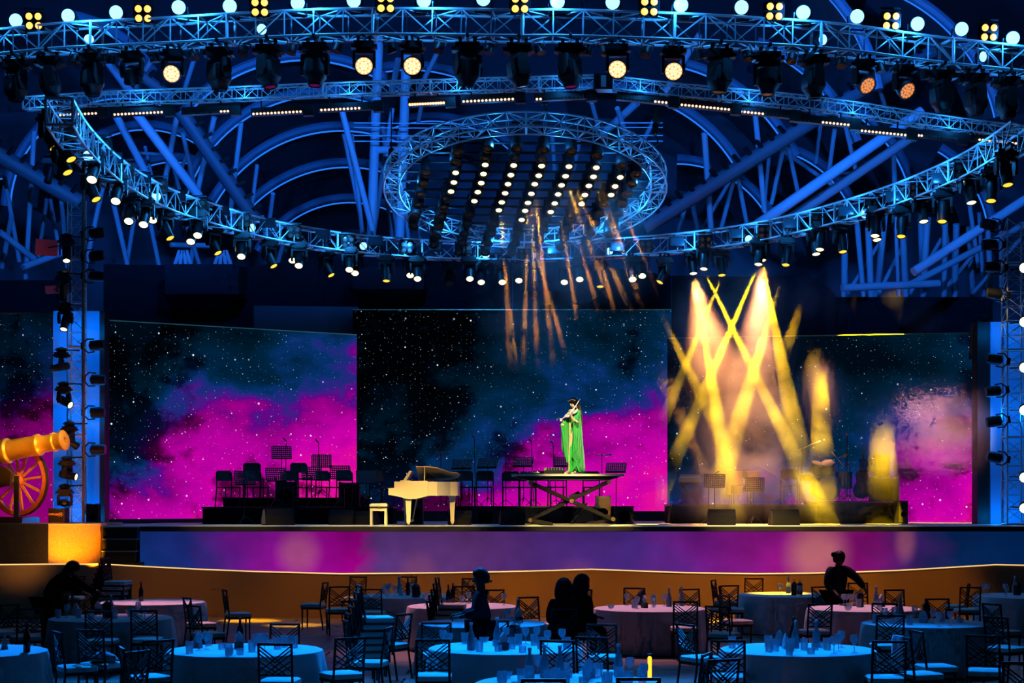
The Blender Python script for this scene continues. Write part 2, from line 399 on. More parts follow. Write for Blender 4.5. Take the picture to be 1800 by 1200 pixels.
# stage
xl = P(177, 925, 41).x; xr = 17.5
M_stage = mat('stage_floor_vinyl', (0.62, 0.58, 0.50), 0.6, noise=(0.8, 0.25), spec=.12)
st = empty('stage', (0, STAGE_Y, STAGE_Z), label='long raised stage with a pale glossy floor', kind='structure')
L0 = Vector((0, STAGE_Y, STAGE_Z))
MB().box(((xl + xr) / 2, 8.0, -0.02), (xr - xl, 16.0, 0.04)).build('stage_floor', M_stage, st)
MB().box(((xl + xr) / 2, 0.0, -0.05), (xr - xl, 0.06, 0.10)).build('stage_nosing', M_black, st)
MB().box(((xl + xr) / 2, 8.0, -STAGE_Z / 2 - 0.05), (xr - xl - .05, 15.6, STAGE_Z - 0.12)).build('stage_body', M_black, st)
MB().box((xl - 4, 9.0, -0.03), (8.0, 14.0, 0.04)).build('side_floor', M_stage, st)

# stage front LED band
def front_image():
    t = NT('stage_front_image'); x, y, z = t.xyz(t.obj()); wd = 24.5
    nz = t.noise(t.comb(x, t.math('MULTIPLY', z, 1.6), 0), 0.55, 3, 0.5, 0.5); nb = t.noise(t.comb(x, z, 3), 1.2, 3, 0.5)
    px = t.math('ADD', t.math('MULTIPLY', t.math('ADD', x, 0.0), 1.0 / 20.3), t.math('MULTIPLY', t.math('SUBTRACT', nz, 0.5), 0.10))
    c = t.ramp(px, [(0.0, (0.004, 0.024, 0.15)), (0.05, (0.012, 0.022, 0.18)), (0.10, (0.10, 0.008, 0.20)), (0.17, (0.27, 0.004, 0.27)), (0.235, (0.30, 0.0, 0.20)),
                    (0.26, (0.085, 0.03, 0.17)), (0.36, (0.10, 0.03, 0.16)), (0.44, (0.075, 0.022, 0.18)), (0.54, (0.06, 0.02, 0.20)), (0.62, (0.16, 0.01, 0.22)), (0.70, (0.27, 0.006, 0.20)),
                    (0.74, (0.30, 0.02, 0.18)), (0.785, (0.20, 0.004, 0.14)), (0.83, (0.05, 0.012, 0.13)), (0.88, (0.002, 0.018, 0.09)), (1.0, (0.0, 0.014, 0.075))])
    d = t.maprange(nb, 0.25, 0.75, 0.75, 1.25); c = t.mixc(1.0, c, d, 'MULTIPLY')
    tot = None
    for ux, vz, rx, rz, a in ((3.55, .5, .55, .6, .5), (15.0, .45, .8, .9, 1.0), (16.95, .75, .28, .55, .45), (6.2, .1, .5, .5, .2), (9.7, .05, .6, .4, .12)):
        dd = t.vmath('LENGTH', t.comb(t.math('DIVIDE', t.math('SUBTRACT', x, ux), rx), 0.0, t.math('DIVIDE', t.math('SUBTRACT', z, vz), rz)), (0, 0, 0))
        f = t.math('MULTIPLY', t.maprange(dd, 1.15, 0.2, 0, 1, True), a); tot = f if tot is None else t.math('ADD', tot, f)
    c = t.mixc(t.math('MINIMUM', t.math('MULTIPLY', tot, t.maprange(nb, .2, .8, .6, 1.2)), 1.0), c, (0.50, 0.13, 0.17, 1))
    top = t.maprange(z, 0.25, 0.95, 1.0, 0.8)
    c = t.mixc(1.0, c, top, 'MULTIPLY')
    e = t.n('ShaderNodeEmission'); t.put(e.inputs[0], c); t.nt.links.new(e.outputs[0], t.out.inputs[0]); return t.m
fx0 = P(243, 932, 41).x
fe = empty('stage_front_screen', (fx0, STAGE_Y - 0.03, STAGE_Z - 1.08), None, 'long low violet and blue screen along the stage front', 'screen')
MB().add([(0, 0, 0), (26, 0, 0), (26, 0, 0.97), (0, 0, 0.97)], [(0, 1, 2, 3)]).build('display', front_image(), fe)
MB().box((13, 0.02, 0.485), (26, 0.03, 0.97)).build('cabinet', M_black, fe)

# steps beside it
se = empty('stage_steps', P(211, 993, 40.5), None, 'black stage steps between orange podium and stage front screen', 'steps')
base = P(211, 993, 40.5)
z0 = 0.55 - base.z
for i, pyt in enumerate((925, 946, 967)):
    zt = P(0, pyt, 40.9).z - base.z
    MB().box((0, 0.16 - 0.07 * i, (zt + z0) / 2 - 0.012), (0.74, 0.30, zt - z0 - .02)).build('riser', M_black, se)
    MB().box((0, 0.15 - 0.07 * i, zt - .008), (0.75, 0.31, 0.022)).build('tread', mat('step_edge', (.25, .25, .3), .4), se)
zt = P(0, 987, 40.8).z - base.z
MB().box((0.06, -0.05, (zt + z0) / 2), (0.9, 0.3, zt - z0)).build('tread', M_black, se)

# podium under the cannon
def sparkle_mat():
    t = NT('glittering_podium_cloth'); b = t.n('ShaderNodeBsdfPrincipled'); co = t.obj()
    nz = t.noise(co, 60.0, 2, 0.6); c = t.ramp(nz, [(0.3, (0.30, 0.20, 0.10)), (0.62, (0.50, 0.34, 0.18)), (0.75, (0.95, 0.75, 0.45))])
    t.put(b.inputs['Base Color'], c); b.inputs['Roughness'].default_value = 0.5; t.nt.links.new(b.outputs[0], t.out.inputs[0]); return t.m
pc = P(85, 922, 40.2); pr = P(177, 921, 41.3); pl_ = P(-60, 924, 42.6)
pe = empty('podium', (pc.x, pc.y, 0.4), None, 'orange-lit corner podium under the cannon', 'podium')
poly = [(pl_.x, pl_.y), (pc.x, pc.y), (pr.x, pr.y), (pr.x, pr.y + 2.15), (pl_.x, pr.y + 2.15)]
zt = P(85, 923, 40.2).z
vs = [(x - pc.x, y - pc.y, z - 0.4) for z in (0.45, zt) for x, y in poly]
MB().add(vs, [(i, (i + 1) % 5, 5 + (i + 1) % 5, 5 + i) for i in range(5)] + [(4, 3, 2, 1, 0)]).build('skirt', sparkle_mat(), pe)
MB().add([(x - pc.x, y - pc.y, z - 0.4) for z in (zt, zt + .03) for x, y in poly], [(i, (i + 1) % 5, 5 + (i + 1) % 5, 5 + i) for i in range(5)] + [(5, 6, 7, 8, 9)]).build('podium_top', mat('podium_top_board', (.5, .36, .2), .5), pe)
spot('podium_lamp', P(172, 990, 39.75), P(125, 945, 40.75), 420, (1.0, 0.27, 0.0), 80, 0.8, 0.04)
spot('podium_lamp', P(40, 990, 38.7), P(30, 955, 41.0), 12.0, (1.0, 0.45, 0.1), 110, 0.8, 0.05)
spot('cannon_lamp', P(345, 152, 33.0), P(62, 792, 42.4), 15000, (1.0, 0.5, 0.03), 8.5, 0.6, 0.1)
spot('cannon_foot_lamp', P(120, 905, 41.2), P(20, 850, 43.2), 150, (1.0, 0.26, 0.02), 95, 0.7, 0.05)

# LED walls
screen('led_wall', 'LED wall with magenta nebula between blue tower and piano', 178, 47, 627, 51.2, P(0, 563, 47).z, P(0, 912, 47).z,
       [(0.0, 0.16), (0.2, 0.34), (0.36, 0.58), (0.6, 0.70), (1.0, 0.90)], [(0.0, 0.0), (1, 0.2)], 1.3)
screen('led_wall', 'widest LED wall with dark star field behind the violinist', 620, 54, 1180, 54, P(0, 545, 54).z, P(0, 899, 54).z,
       [(0.0, 0.02), (0.3, 0.16), (0.45, 0.34), (0.6, 0.54), (0.8, 0.52), (1.0, 0.70)], [(0.0, -0.14), (0.35, -0.08), (0.55, 0.14), (1, 0.2)], 5.4)
screen('led_wall', 'LED wall with smoke drifting before it, behind the drum kit', 1173, 51.2, 1716, 49.6, P(0, 595, 51.2).z, P(0, 917, 49.6).z,
       [(0.0, 0.0), (0.25, 0.10), (0.5, 0.22), (0.75, 0.42), (1.0, 0.62)], [(0.0, 0.0), (0.4, 0.04), (1, 0.12)], 9.2)
screen('led_wall', 'LED wall with dim magenta image behind the cannon', -60, 47.5, 94, 47.2, P(0, 551, 47.3).z, STAGE_Z + .01,
       [(0.0, 0.45), (1.0, 0.62)], [(0.0, 0.02), (1, 0.06)], 2.7, 0.42, stars=1.6)
# step under the centre wall
be = empty('wall_step', (P(900, 907, 53).x, 53.2 * K, STAGE_Z), None, 'low glossy step below the widest LED wall', 'step')
MB().box((0, 0.3, 0.14), (13.5, 1.4, 0.28)).build('step_body', mat('glossy_black', (.02, .02, .024), .15), be)

# dark header over the screens
M_head = mat('dark_navy_header', (0.007, 0.008, 0.010), 0.7, noise=(0.3, .3), spec=.08)
he = empty('wall_header', (0, 56 * K, 8), kind='structure', label='dark header wall over the screens')
def hp(px, py, y0): return P(px, py, y0) - Vector((0, 56 * K, 8))
def slab(poly, name='header_panel', m=M_head, par=he, d=0.25):
    vs = [hp(*q) for q in poly]; n = len(vs)
    MB().add(vs + [v + Vector((0, d, 0)) for v in vs], [tuple(range(n)), tuple(range(2 * n - 1, n - 1, -1))] + [(i, n + i, n + (i + 1) % n, (i + 1) % n) for i in range(n)]).build(name, m, par)
slab([(182, 600, 55.5), (182, 464, 55.5), (440, 468, 55.5), (560, 452, 55.5), (560, 600, 55.5)])
slab([(562, 600, 55.6), (562, 452, 55.6), (900, 448, 55.6), (900, 600, 55.6)])
slab([(902, 600, 55.6), (902, 448, 55.6), (1180, 484, 55.6), (1180, 600, 55.6)])
slab([(1182, 605, 55.4), (1182, 484, 55.4), (1440, 488, 55.4), (1470, 520, 55.4), (1470, 605, 55.4)])
slab([(1472, 605, 55.2), (1472, 522, 55.2), (1745, 522, 55.2), (1745, 605, 55.2)])
slab([(-40, 640, 55.2), (-40, 492, 55.2), (100, 492, 55.2), (100, 640, 55.2)])
slab([(446, 595, 54.9), (446, 537, 54.9), (630, 539, 54.9), (630, 595, 54.9)], 'dark_panel', mat('dark_blue_panel', (.02, .03, .04), .3))
M_box = mat('blue_grey_soffit', (0.016, 0.019, 0.026), .6, noise=(.5, .2), spec=.1)
for a, b, yt, yb, yc in ((290, 420, 464, 517, 545), (620, 745, 470, 508, 535), (925, 1060, 470, 511, 533)):
    slab([(a, yb, 53.6), (a, yt, 53.6), (b, yt, 53.6), (b, yb, 53.6)], 'soffit_box', M_box, d=1.6)
    slab([(a - 8, yb, 53.5), (b + 6, yb, 53.5), (b - 32, yc, 54.4), (a + 30, yc, 54.4)], 'soffit_underside', M_black, d=.3)

# blue fabric columns behind the light towers
M_col = mat('blue_fabric', (0.12, 0.46, 0.80), 0.8, noise=(1.2, .12), spec=.1)
ce = empty('fabric_column', P(135, 918, 45.2), None, 'bright blue lit fabric column behind the tower beside the cannon', 'column')
h_ = P(0, 547, 45.2).z - STAGE_Z; b0 = P(135, 918, 45.2); b0.z = STAGE_Z; ce.location = b0
for a, b in ((94, 119), (120, 147), (150, 177)):
    x0 = P(a, 0, 45.2).x - b0.x; x1 = P(b, 0, 45.2).x - b0.x
    MB().box(((x0 + x1) / 2, 0.02 * (a == 120), h_ / 2), (x1 - x0, 0.08, h_)).build('panel', M_col, ce)
MB().box((P(182, 0, 45.2).x - b0.x, .1, h_ / 2), (.12, .5, h_)).build('side_post', M_black, ce)
ce2 = empty('fabric_column', P(1770, 918, 45.2), None, 'bright blue lit fabric column at the drum kit end of the stage', 'column')
b0 = P(1770, 918, 45.2); b0.z = STAGE_Z; ce2.location = b0; h_ = P(0, 566, 45.2).z - STAGE_Z
for a, b in ((1740, 1761), (1764, 1800), (1803, 1830)):
    x0 = P(a, 0, 45.2).x - b0.x; x1 = P(b, 0, 45.2).x - b0.x
    MB().box(((x0 + x1) / 2, 0, h_ / 2), (x1 - x0, 0.08, h_)).build('panel', M_col, ce2)
MB().box((P(1728, 0, 45.2).x - b0.x, .2, h_ / 2), (.30, .5, h_)).build('side_post', M_black, ce2)
for px in (106, 134, 164, 1750, 1785):
    point('column_lamp', P(px, 910, 44.6), 9, (0.0, 0.26, 1.0), 0.04)
    point('column_lamp', P(px, 730, 44.3), 14, (0.0, 0.26, 1.0), 0.04)
    point('column_lamp', P(px, 580, 44.5), 9, (0.0, 0.26, 1.0), 0.04)

# ------------------------------------------------------------------ roof: membranes, arches with LED strips, struts
rf = empty('roof', (0, 70 * K, 20), kind='structure', label='vaulted membrane roof lit deep blue')
RO = Vector((0, 70 * K, 20))
mb = MB()
rows = [(-260, 40), (-150, 62), (0, 84), (200, 92), (420, 94), (700, 94)]
NX = 24
vs = []
for py, y0 in rows:
    for i in range(NX + 1):
        px = -250 + 2300 * i / NX
        vs.append(P(px, py, y0) - RO + Vector((0, 0.5 * math.sin(i * 1.3), 0)))
mb.add(vs, [(r * (NX + 1) + i, r * (NX + 1) + i + 1, (r + 1) * (NX + 1) + i + 1, (r + 1) * (NX + 1) + i) for r in range(len(rows) - 1) for i in range(NX)])
mb.build('membrane_back', M_memb, rf, True)
M_arch = mat('arch_tube_paint', (0.20, 0.26, 0.34), .55)
ARCH = [(535, 375, 272, 140, 50, 64), (570, 421, 256, 165, 70, 67), (600, 485, 258, 150, 60, 70), (610, 529, 238, 150, 62, 73), (615, 535, 182, 150, 60, 76),
        (215, 370, 200, 178, 70, 66), (255, 400, 175, 130, 60, 70), (305, 420, 138, 130, 60, 74), (20, 460, 150, 140, 40, 72),
        (1060, 430, 272, 105, 30, 66), (1130, 400, 292, 75, 25, 63), (1230, 350, 288, 70, 20, 60), (1190, 470, 185, 90, 28, 72), (1330, 440, 183, 85, 22, 70),
        (1380, 390, 228, 60, 10, 66), (1450, 270, 308, 75, 12, 57), (1560, 420, 180, 60, 10, 68), (1240, 200, 300, 62, 8, 55), (760, 420, 210, 130, 50, 80), (720, 380, 260, 120, 65, 70),
        (90, 230, 200, 80, 30, 60)]
for cx, cyy, r, a0, a1, y0 in ARCH:
    n = 26; out = []; strip = []; lip = []
    for i in range(n + 1):
        a = math.radians(a0 + (a1 - a0) * i / n)
        def pt(rr, yy): return P(cx + rr * math.cos(a), cyy - rr * math.sin(a), yy) - RO
        out.append(pt(r + 7, y0)); strip.append(pt(r - 3.0, y0 + .25)); lip.append((pt(r + 7, y0 + .3), pt(r - 14, y0 + 3.2), pt(r - 50, y0 + 7.5)))
    MB().tube(out, 0.16, 8).build('arch_tube', M_arch, rf, True)
    MB().tube(strip, 0.035, 4).build('arch_led_strip', M_strip, rf)
    v = [q for l in lip for q in l]
    MB().add(v, [(i * 3 + k, (i + 1) * 3 + k, (i + 1) * 3 + k + 1, i * 3 + k + 1) for i in range(n) for k in (0, 1)]).build('membrane', M_memb, rf, True)
STRUT = [(205, 205, 262, 315, 14, 56), (240, 200, 350, 345, 17, 54), (60, 230, 45, 490, 9, 58), (8, 310, 34, 460, 8, 58), (82, 350, 68, 450, 7, 60), (88, 350, 106, 450, 7, 60),
         (377, 205, 345, 345, 10, 57), (424, 215, 404, 380, 9, 58), (452, 290, 440, 385, 7, 60), (480, 340, 472, 400, 8, 60), (320, 230, 346, 345, 8, 60), (312, 200, 285, 345, 10, 59),
         (238, 269, 282, 271, 6, 58), (255, 258, 268, 315, 6, 60), (297, 262, 318, 345, 7, 61), (330, 268, 292, 365, 7, 62), (190, 108, 228, 160, 16, 56), (215, 118, 222, 158, 7, 58), (270, 98, 238, 158, 9, 58),
         (345, 92, 324, 158, 9, 58), (600, 190, 655, 405, 11, 56), (618, 235, 637, 410, 8, 58), (604, 235, 640, 412, 7, 60), (742, 180, 735, 215, 8, 58), (690, 190, 655, 420, 9, 60), (672, 220, 700, 420, 8, 60), (700, 230, 718, 420, 8, 62), (672, 300, 690, 420, 7, 62), (730, 330, 740, 430, 7, 62),
         (1327, 195, 1344, 372, 10, 57), (1238, 233, 1250, 405, 11, 56), (1328, 398, 1620, 196, 20, 52), (1378, 392, 1625, 226, 18, 54), (1378, 255, 1356, 358, 8, 59), (1385, 255, 1402, 336, 8, 59),
         (1467, 228, 1458, 296, 8, 58), (1487, 225, 1504, 298, 8, 58), (1442, 222, 1434, 286, 7, 60), (1354, 255, 1342, 372, 7, 60), (1291, 312, 1268, 400, 8, 58), (1297, 312, 1314, 400, 8, 58), (1208, 350, 1188, 425, 8, 60), (1216, 350, 1230, 425, 8, 60),
         (1606, 478, 1810, 346, 17, 50), (1600, 500, 1800, 395, 12, 56), (1480, 506, 1650, 498, 14, 54), (1372, 262, 1470, 330, 8, 62), (1282, 320, 1235, 400, 7, 62),
         (1470, 305, 1505, 304, 6, 56), (1570, 250, 1574, 360, 9, 60), (1640, 300, 1668, 440, 9, 58), (1700, 330, 1720, 470, 8, 58),
         (180, 330, 150, 470, 9, 60), (200, 360, 225, 470, 9, 60), (238, 370, 222, 470, 8, 62), (262, 380, 280, 470, 8, 60), (345, 380, 335, 470, 8, 62), (330, 400, 352, 470, 8, 62), (460, 380, 480, 470, 9, 60), (500, 420, 486, 470, 8, 60), (300, 430, 380, 432, 9, 62),
         (700, 105, 690, 160, 12, 60), (770, 90, 735, 160, 9, 60), (1085, 190, 1100, 235, 9, 58), (1120, 180, 1060, 235, 14, 60), (1160, 190, 1130, 250, 8, 60), (1040, 180, 1052, 225, 8, 60), (1230, 60, 1170, 160, 12, 56), (1540, 140, 1560, 200, 8, 60), (970, 230, 975, 300, 8, 62), (1018, 250, 1008, 300, 8, 62),
         (0, 408, 60, 455, 12, 56), (40, 470, 120, 440, 12, 56), (20, 380, 4, 470, 9, 58), (106, 330, 118, 470, 8, 60)]
rnd = random.Random(3)
for x in range(1488, 1770, 21):
    STRUT.append((x + rnd.uniform(-6, 6), 385 + rnd.uniform(-20, 30), x + rnd.uniform(-14, 14), 520, rnd.choice((7, 8, 10, 12)), rnd.uniform(55, 62)))
for k in range(5):
    x = 1490 + k * 55
    STRUT.append((x, 515, x + rnd.uniform(40, 90), 420, 7, 60))
for a, b, c, d, wpx, y0 in STRUT:
    p, q = P(a, b, y0) - RO, P(c, d, y0 + 1.2) - RO
    MB().cyl(p, q, wpx * y0 * K / F / 2, 10).build('strut', M_steel, rf, True)
# two tall columns with a crossbar
for x0, y1 in ((666, 430), (716, 430)):
    MB().cyl(P(x0, 60, 58) - RO, P(x0 - 14, y1, 58) - RO, 17 * 58 * K / F / 2, 14).build('column', M_steel, rf, True)
MB().cyl(P(660, 263, 58) - RO, P(712, 263, 58) - RO, .12, 10).build('crossbar', M_steel, rf, True)
for py in (216, 224, 238, 248):
    MB().cyl(P(622, py, 57) - RO, P(830, py + 2, 57) - RO, .018, 5).build('scaffold_rail', M_alu, rf)
    MB().cyl(P(1090, py, 57) - RO, P(1165, py, 57) - RO, .018, 5).build('scaffold_rail', M_alu, rf)
# dark ladder beams with notches
for a, b, c, d, wpx in ((-20, 262, 140, 356, 30), (318, 195, 452, 392, 26), (1130, 402, 1440, 205, 27), (1430, 205, 1640, 90, 24), (210, 105, 300, 170, 20)):
    p, q = P(a, b, 55) - RO, P(c, d, 56) - RO
    rr = wpx * 55 * K / F / 2
    MB().cyl(p, q, rr, 10).build('ladder_beam', M_dsteel, rf, True)
    dd = q - p; L = dd.length; up = Vector((0, 0, 1)); sd = dd.cross(Vector((0, 1, 0))).normalized()
    if sd.z < 0: sd = -sd
    mb = MB()
    for k in range(int(L / 0.42)):
        c0 = p + dd * ((k + .5) * 0.42 / L)
        mb.bar(c0 + sd * rr * .6 - Vector((0, rr, 0)), c0 + sd * (rr + .16) - Vector((0, rr * .4, 0)), .13, .10)
    mb.build('ladder_notches', M_black, rf)
# base brackets on the header
for px in (322, 392):
    for k in (-14, -5, 5, 14):
        MB().bar(P(px + k * .4, 440, 54.5) - RO, P(px + k, 465, 54.5) - RO, .1, .1).build('base_bracket', M_steel, rf)
# ------------------------------------------------------------------ trusses
def frames_from(points, up=None):
    """even nodes -> (pos, side, up)"""
    out = []
    m = len(points)
    for i, p in enumerate(points):
        d = (points[min(i + 1, m - 1)] - points[max(i - 1, 0)]).normalized()
        u = Vector(up) if up is not None else Vector((0, 0, 1))
        s = d.cross(u).normalized(); out.append((p, s, s.cross(d).normalized()))
    return out
def resample(pts, step):
    pts = [Vector(p) for p in pts]
    # smooth by Catmull-Rom
    dense = []
    for i in range(len(pts) - 1):
        p0, p1, p2, p3 = pts[max(i - 1, 0)], pts[i], pts[i + 1], pts[min(i + 2, len(pts) - 1)]
        for k in range(12):
            t = k / 12
            dense.append(0.5 * ((2 * p1) + (p2 - p0) * t + (2 * p0 - 5 * p1 + 4 * p2 - p3) * t * t + (3 * p1 - p0 - 3 * p2 + p3) * t ** 3))
    dense.append(pts[-1])
    L = [0]
    for i in range(1, len(dense)): L.append(L[-1] + (dense[i] - dense[i - 1]).length)
    n = max(2, round(L[-1] / step)); out = []; j = 0
    for k in range(n + 1):
        s = L[-1] * k / n
        while j < len(L) - 2 and L[j + 1] < s: j += 1
        f = 0 if L[j + 1] == L[j] else (s - L[j]) / (L[j + 1] - L[j])
        out.append(dense[j].lerp(dense[j + 1], f))
    return out
def truss(name, label, fr, w, h, sec=4, rc=0.025, rb=0.012, closed=False, double=False, cat='truss'):
    org = sum((f[0] for f in fr), Vector()) / len(fr)
    e = empty(name, org, None, label, cat)
    n = len(fr); nb = n if closed else n - 1
    def cor(i, a, b):
        p, s, u = fr[i % n]; return p + s * (a * w / 2) + u * (b * h / 2) - org
    CO = ((-1, -1), (1, -1), (1, 1), (-1, 1))
    for s0 in range(0, nb, sec):
        ch = MB(); br = MB()
        for i in range(s0, min(s0 + sec, nb)):
            j = i + 1
            for a, b in CO: ch.cyl(cor(i, a, b), cor(j, a, b), rc, 6, cap=False)
            for k in range(4):
                A, B = CO[k], CO[(k + 1) % 4]
                if double:
                    br.cyl(cor(i, *A), cor(j, *B), rb, 4, cap=False); br.cyl(cor(i, *B), cor(j, *A), rb, 4, cap=False)
                elif (i + k) % 2: br.cyl(cor(i, *A), cor(j, *B), rb, 4, cap=False)
                else: br.cyl(cor(i, *B), cor(j, *A), rb, 4, cap=False)
                br.cyl(cor(i, *A), cor(i, *B), rb, 4, cap=False)
        for i in (s0,):                     # section end frame
            for k in range(4): ch.cyl(cor(i, *CO[k]), cor(i, *CO[(k + 1) % 4]), rc * 1.15, 6, cap=False)
        sct = ch.build('truss_section', M_alu, e)
        br.build('bracing', M_alu, sct)
    return e

T1c = [(-220, 104, 38.0), (-100, 90, 37.0), (0, 79, 36.3), (127, 67, 35.8), (300, 59, 35.2), (430, 51, 34.9), (600, 44, 34.6), (780, 44, 34.4), (900, 46, 34.2), (1000, 46, 34.2), (1200, 53, 34.2), (1300, 58, 34.4), (1470, 70, 34.8), (1620, 90, 35.4), (1750, 104, 36.0), (1830, 114, 36.4), (1950, 134, 37.4), (2060, 156, 38.6)]
def path(cs, step): return frames_from(resample([P(*c) for c in cs], step))
t1 = path(T1c, 0.55)
truss('front_truss', 'large square truss across the top edge carrying hanging moving heads', t1, 0.47, 0.47, 5, 0.026, 0.016)
T2c = [(46, 183, 38.6), (200, 173, 38.0), (400, 166, 37.5), (600, 158, 37.0), (800, 152, 36.6), (940, 148, 36.3), (1045, 145, 36.0)]
T2d = [(1075, 147, 36.0), (1200, 161, 36.2), (1360, 175, 36.6), (1500, 192, 37.0), (1600, 208, 37.4), (1700, 222, 37.9), (1820, 236, 38.4), (1940, 252, 39.0)]
truss('slim_truss', 'slim truss carrying LED bars, stretch over the piano side', path(T2c, 0.27), 0.25, 0.24, 8, 0.016, 0.009)
truss('slim_truss', 'slim truss carrying LED bars, stretch over the drum side', path(T2d, 0.27), 0.25, 0.24, 8, 0.016, 0.009)
tb = empty('truss_corner', P(1060, 146, 36.0), None, 'dark corner block joining the two slim truss stretches', 'corner block')
MB().box((0, 0, 0), (.36, .3, .30)).build('block', M_blackm, tb); MB().box((0, -.155, 0), (.10, .02, .22)).build('plate', M_alu, tb)
ZT3 = P(900, 440, 48).z
def P3(px, py):                          # point on the back ring, at its height
    Y = F * (ZT3 - H) / (HOR - py); return Vector(((px - CX) / F * Y, Y, ZT3))
T3c = [(104, 196), (126, 232), (152, 262), (192, 298), (245, 332), (300, 357), (350, 373), (400, 388), (450, 401), (500, 411), (600, 427), (700, 436), (800, 441), (900, 443), (1000, 441), (1100, 435), (1200, 427), (1300, 415), (1400, 396), (1500, 370), (1600, 338), (1700, 296), (1760, 262), (1800, 235)]
t3p = resample([P3(*c) for c in T3c], 0.5)
truss('back_truss', 'wide curved truss above the screens with pairs of yellow spotlights', frames_from(t3p), 0.44, 0.44, 5, 0.024, 0.014)
# tilted ring
RC = P(923, 325, 42); RR = 245 * 42 * K / F - 0.13; TH = math.radians(14.5)
def ring_pt(r, a, off=0.0):
    v = Vector((r * math.cos(a), r * math.sin(a) * math.cos(TH), -r * math.sin(a) * math.sin(TH)))
    return RC + v + Vector((0, math.sin(TH), math.cos(TH))) * off
NR = 48; nrm = Vector((0, math.sin(TH), math.cos(TH))); fr = []
for i in range(NR):
    a = 2 * PI * i / NR; p = ring_pt(RR, a); fr.append((p, (p - RC).normalized(), nrm))
truss('ring_truss', 'tilted circular truss hanging around the lamp grid', fr, 0.34, 0.34, 6, 0.02, 0.012, closed=True)

# added blue points just outside the trusses, lighting them evenly
def truss_fill_lights(fr, every, watts, off=0.0, dn=.05, start=2):
    for i in range(start, len(fr), every):
        p, s, u = fr[i]; point('truss_lamp', p - u * dn + s * off, watts, (0.02, 0.30, 1.0), 0.03)
truss_fill_lights(t1, 4, 62, .42, -.34)
truss_fill_lights(path(T2c, 0.27), 8, 10.0, .35, .05); truss_fill_lights(path(T2d, 0.27), 8, 10.0, .35, .05)
truss_fill_lights(frames_from(t3p), 4, 34, .55, .05)
truss_fill_lights(fr, 4, 34, -.4, .25)

# ------------------------------------------------------------------ fixture prototypes (hang point at the origin, hanging down, facing the camera)
def moving_head_meshes(sz, kind):
    """base, clamp, yoke about Z; head along -Z from its pivot"""
    b = MB().box((0, 0, -0.17 * sz), (0.40 * sz, 0.30 * sz, 0.15 * sz)).box((0, 0, -0.255 * sz), (0.30 * sz, 0.26 * sz, 0.03 * sz))
    for s in (-1, 1): b.box((s * .23 * sz, 0, -.19 * sz), (.06 * sz, .2 * sz, .07 * sz))
    c = MB()
    for s in (-1, 1): c.box((s * .12 * sz, 0, -.05 * sz), (.05 * sz, .07 * sz, .11 * sz)).cyl((s * .12 * sz - .03 * sz, 0, 0), (s * .12 * sz + .03 * sz, 0, 0), .05 * sz, 8)
    c.box((0, 0, -.085 * sz), (.26 * sz, .05 * sz, .03 * sz))
    c.box((0, 0, -.01 * sz), (.05 * sz, .56 * sz, .04 * sz))
    y = MB().box((0, 0, -.30 * sz), (.42 * sz, .14 * sz, .06 * sz))
    for s in (-1, 1):
        y.prism([(-.07 * sz, -.28 * sz), (.07 * sz, -.28 * sz), (.09 * sz, -.50 * sz), (.05 * sz, -.62 * sz), (-.05 * sz, -.62 * sz), (-.09 * sz, -.50 * sz)], .055 * sz, T(s * .205 * sz, 0, 0) @ Rz(PI / 2))
    hd = MB()
    if kind == 'beam':      # boxy body that narrows to the lens
        hd.loft([[Vector((x * a * sz, yy * b_ * sz, z * sz)) for x, yy in ((-1, -.7), (-.7, -1), (.7, -1), (1, -.7), (1, .7), (.7, 1), (-.7, 1), (-1, .7))] for a, b_, z in
                 ((.10, .10, .20), (.165, .15, .17), (.178, .165, .0), (.178, .165, -.06), (.165, .15, -.11), (.125, .12, -.16), (.105, .105, -.24))])
        lens = MB().lathe([(.0, -.242 * sz), (.085 * sz, -.242 * sz), (.09 * sz, -.235 * sz)][::-1], 16)
        ring = MB().lathe([(.098 * sz, -.21 * sz), (.112 * sz, -.215 * sz), (.112 * sz, -.252 * sz), (.096 * sz, -.252 * sz)], 16, cap=False)
    elif kind == 'wash':
        hd.lathe([(.06 * sz, .17 * sz), (.13 * sz, .14 * sz), (.17 * sz, .02 * sz), (.19 * sz, -.10 * sz), (.19 * sz, -.15 * sz)], 20)
        lens = MB()
        pts = [(0, 0)] + [(.065, i * 60) for i in range(6)] + [(.13, i * 30 + 15) for i in range(12)]
        for r, a in pts:
            lens.lathe([(.031 * sz, 0), (.024 * sz, -.012 * sz), (0, -.016 * sz)], 8, T(r * sz * math.cos(math.radians(a)), r * sz * math.sin(math.radians(a)), -.158 * sz))
        ring = MB().lathe([(.178 * sz, -.13 * sz), (.20 * sz, -.135 * sz), (.20 * sz, -.175 * sz), (.176 * sz, -.175 * sz)], 20, cap=False)
    else:                   # slim profile spot
        hd.lathe([(.05 * sz, .26 * sz), (.115 * sz, .23 * sz), (.13 * sz, .12 * sz), (.13 * sz, -.08 * sz), (.115 * sz, -.16 * sz), (.115 * sz, -.30 * sz)], 16)
        lens = MB().lathe([(.108 * sz, -.30 * sz), (.10 * sz, -.308 * sz), (0, -.312 * sz)], 18)
        ring = MB().lathe([(.106 * sz, -.27 * sz), (.126 * sz, -.28 * sz), (.126 * sz, -.325 * sz), (.106 * sz, -.325 * sz)], 18, cap=False)
    return b, c, y, hd, lens, ring
MH = {}
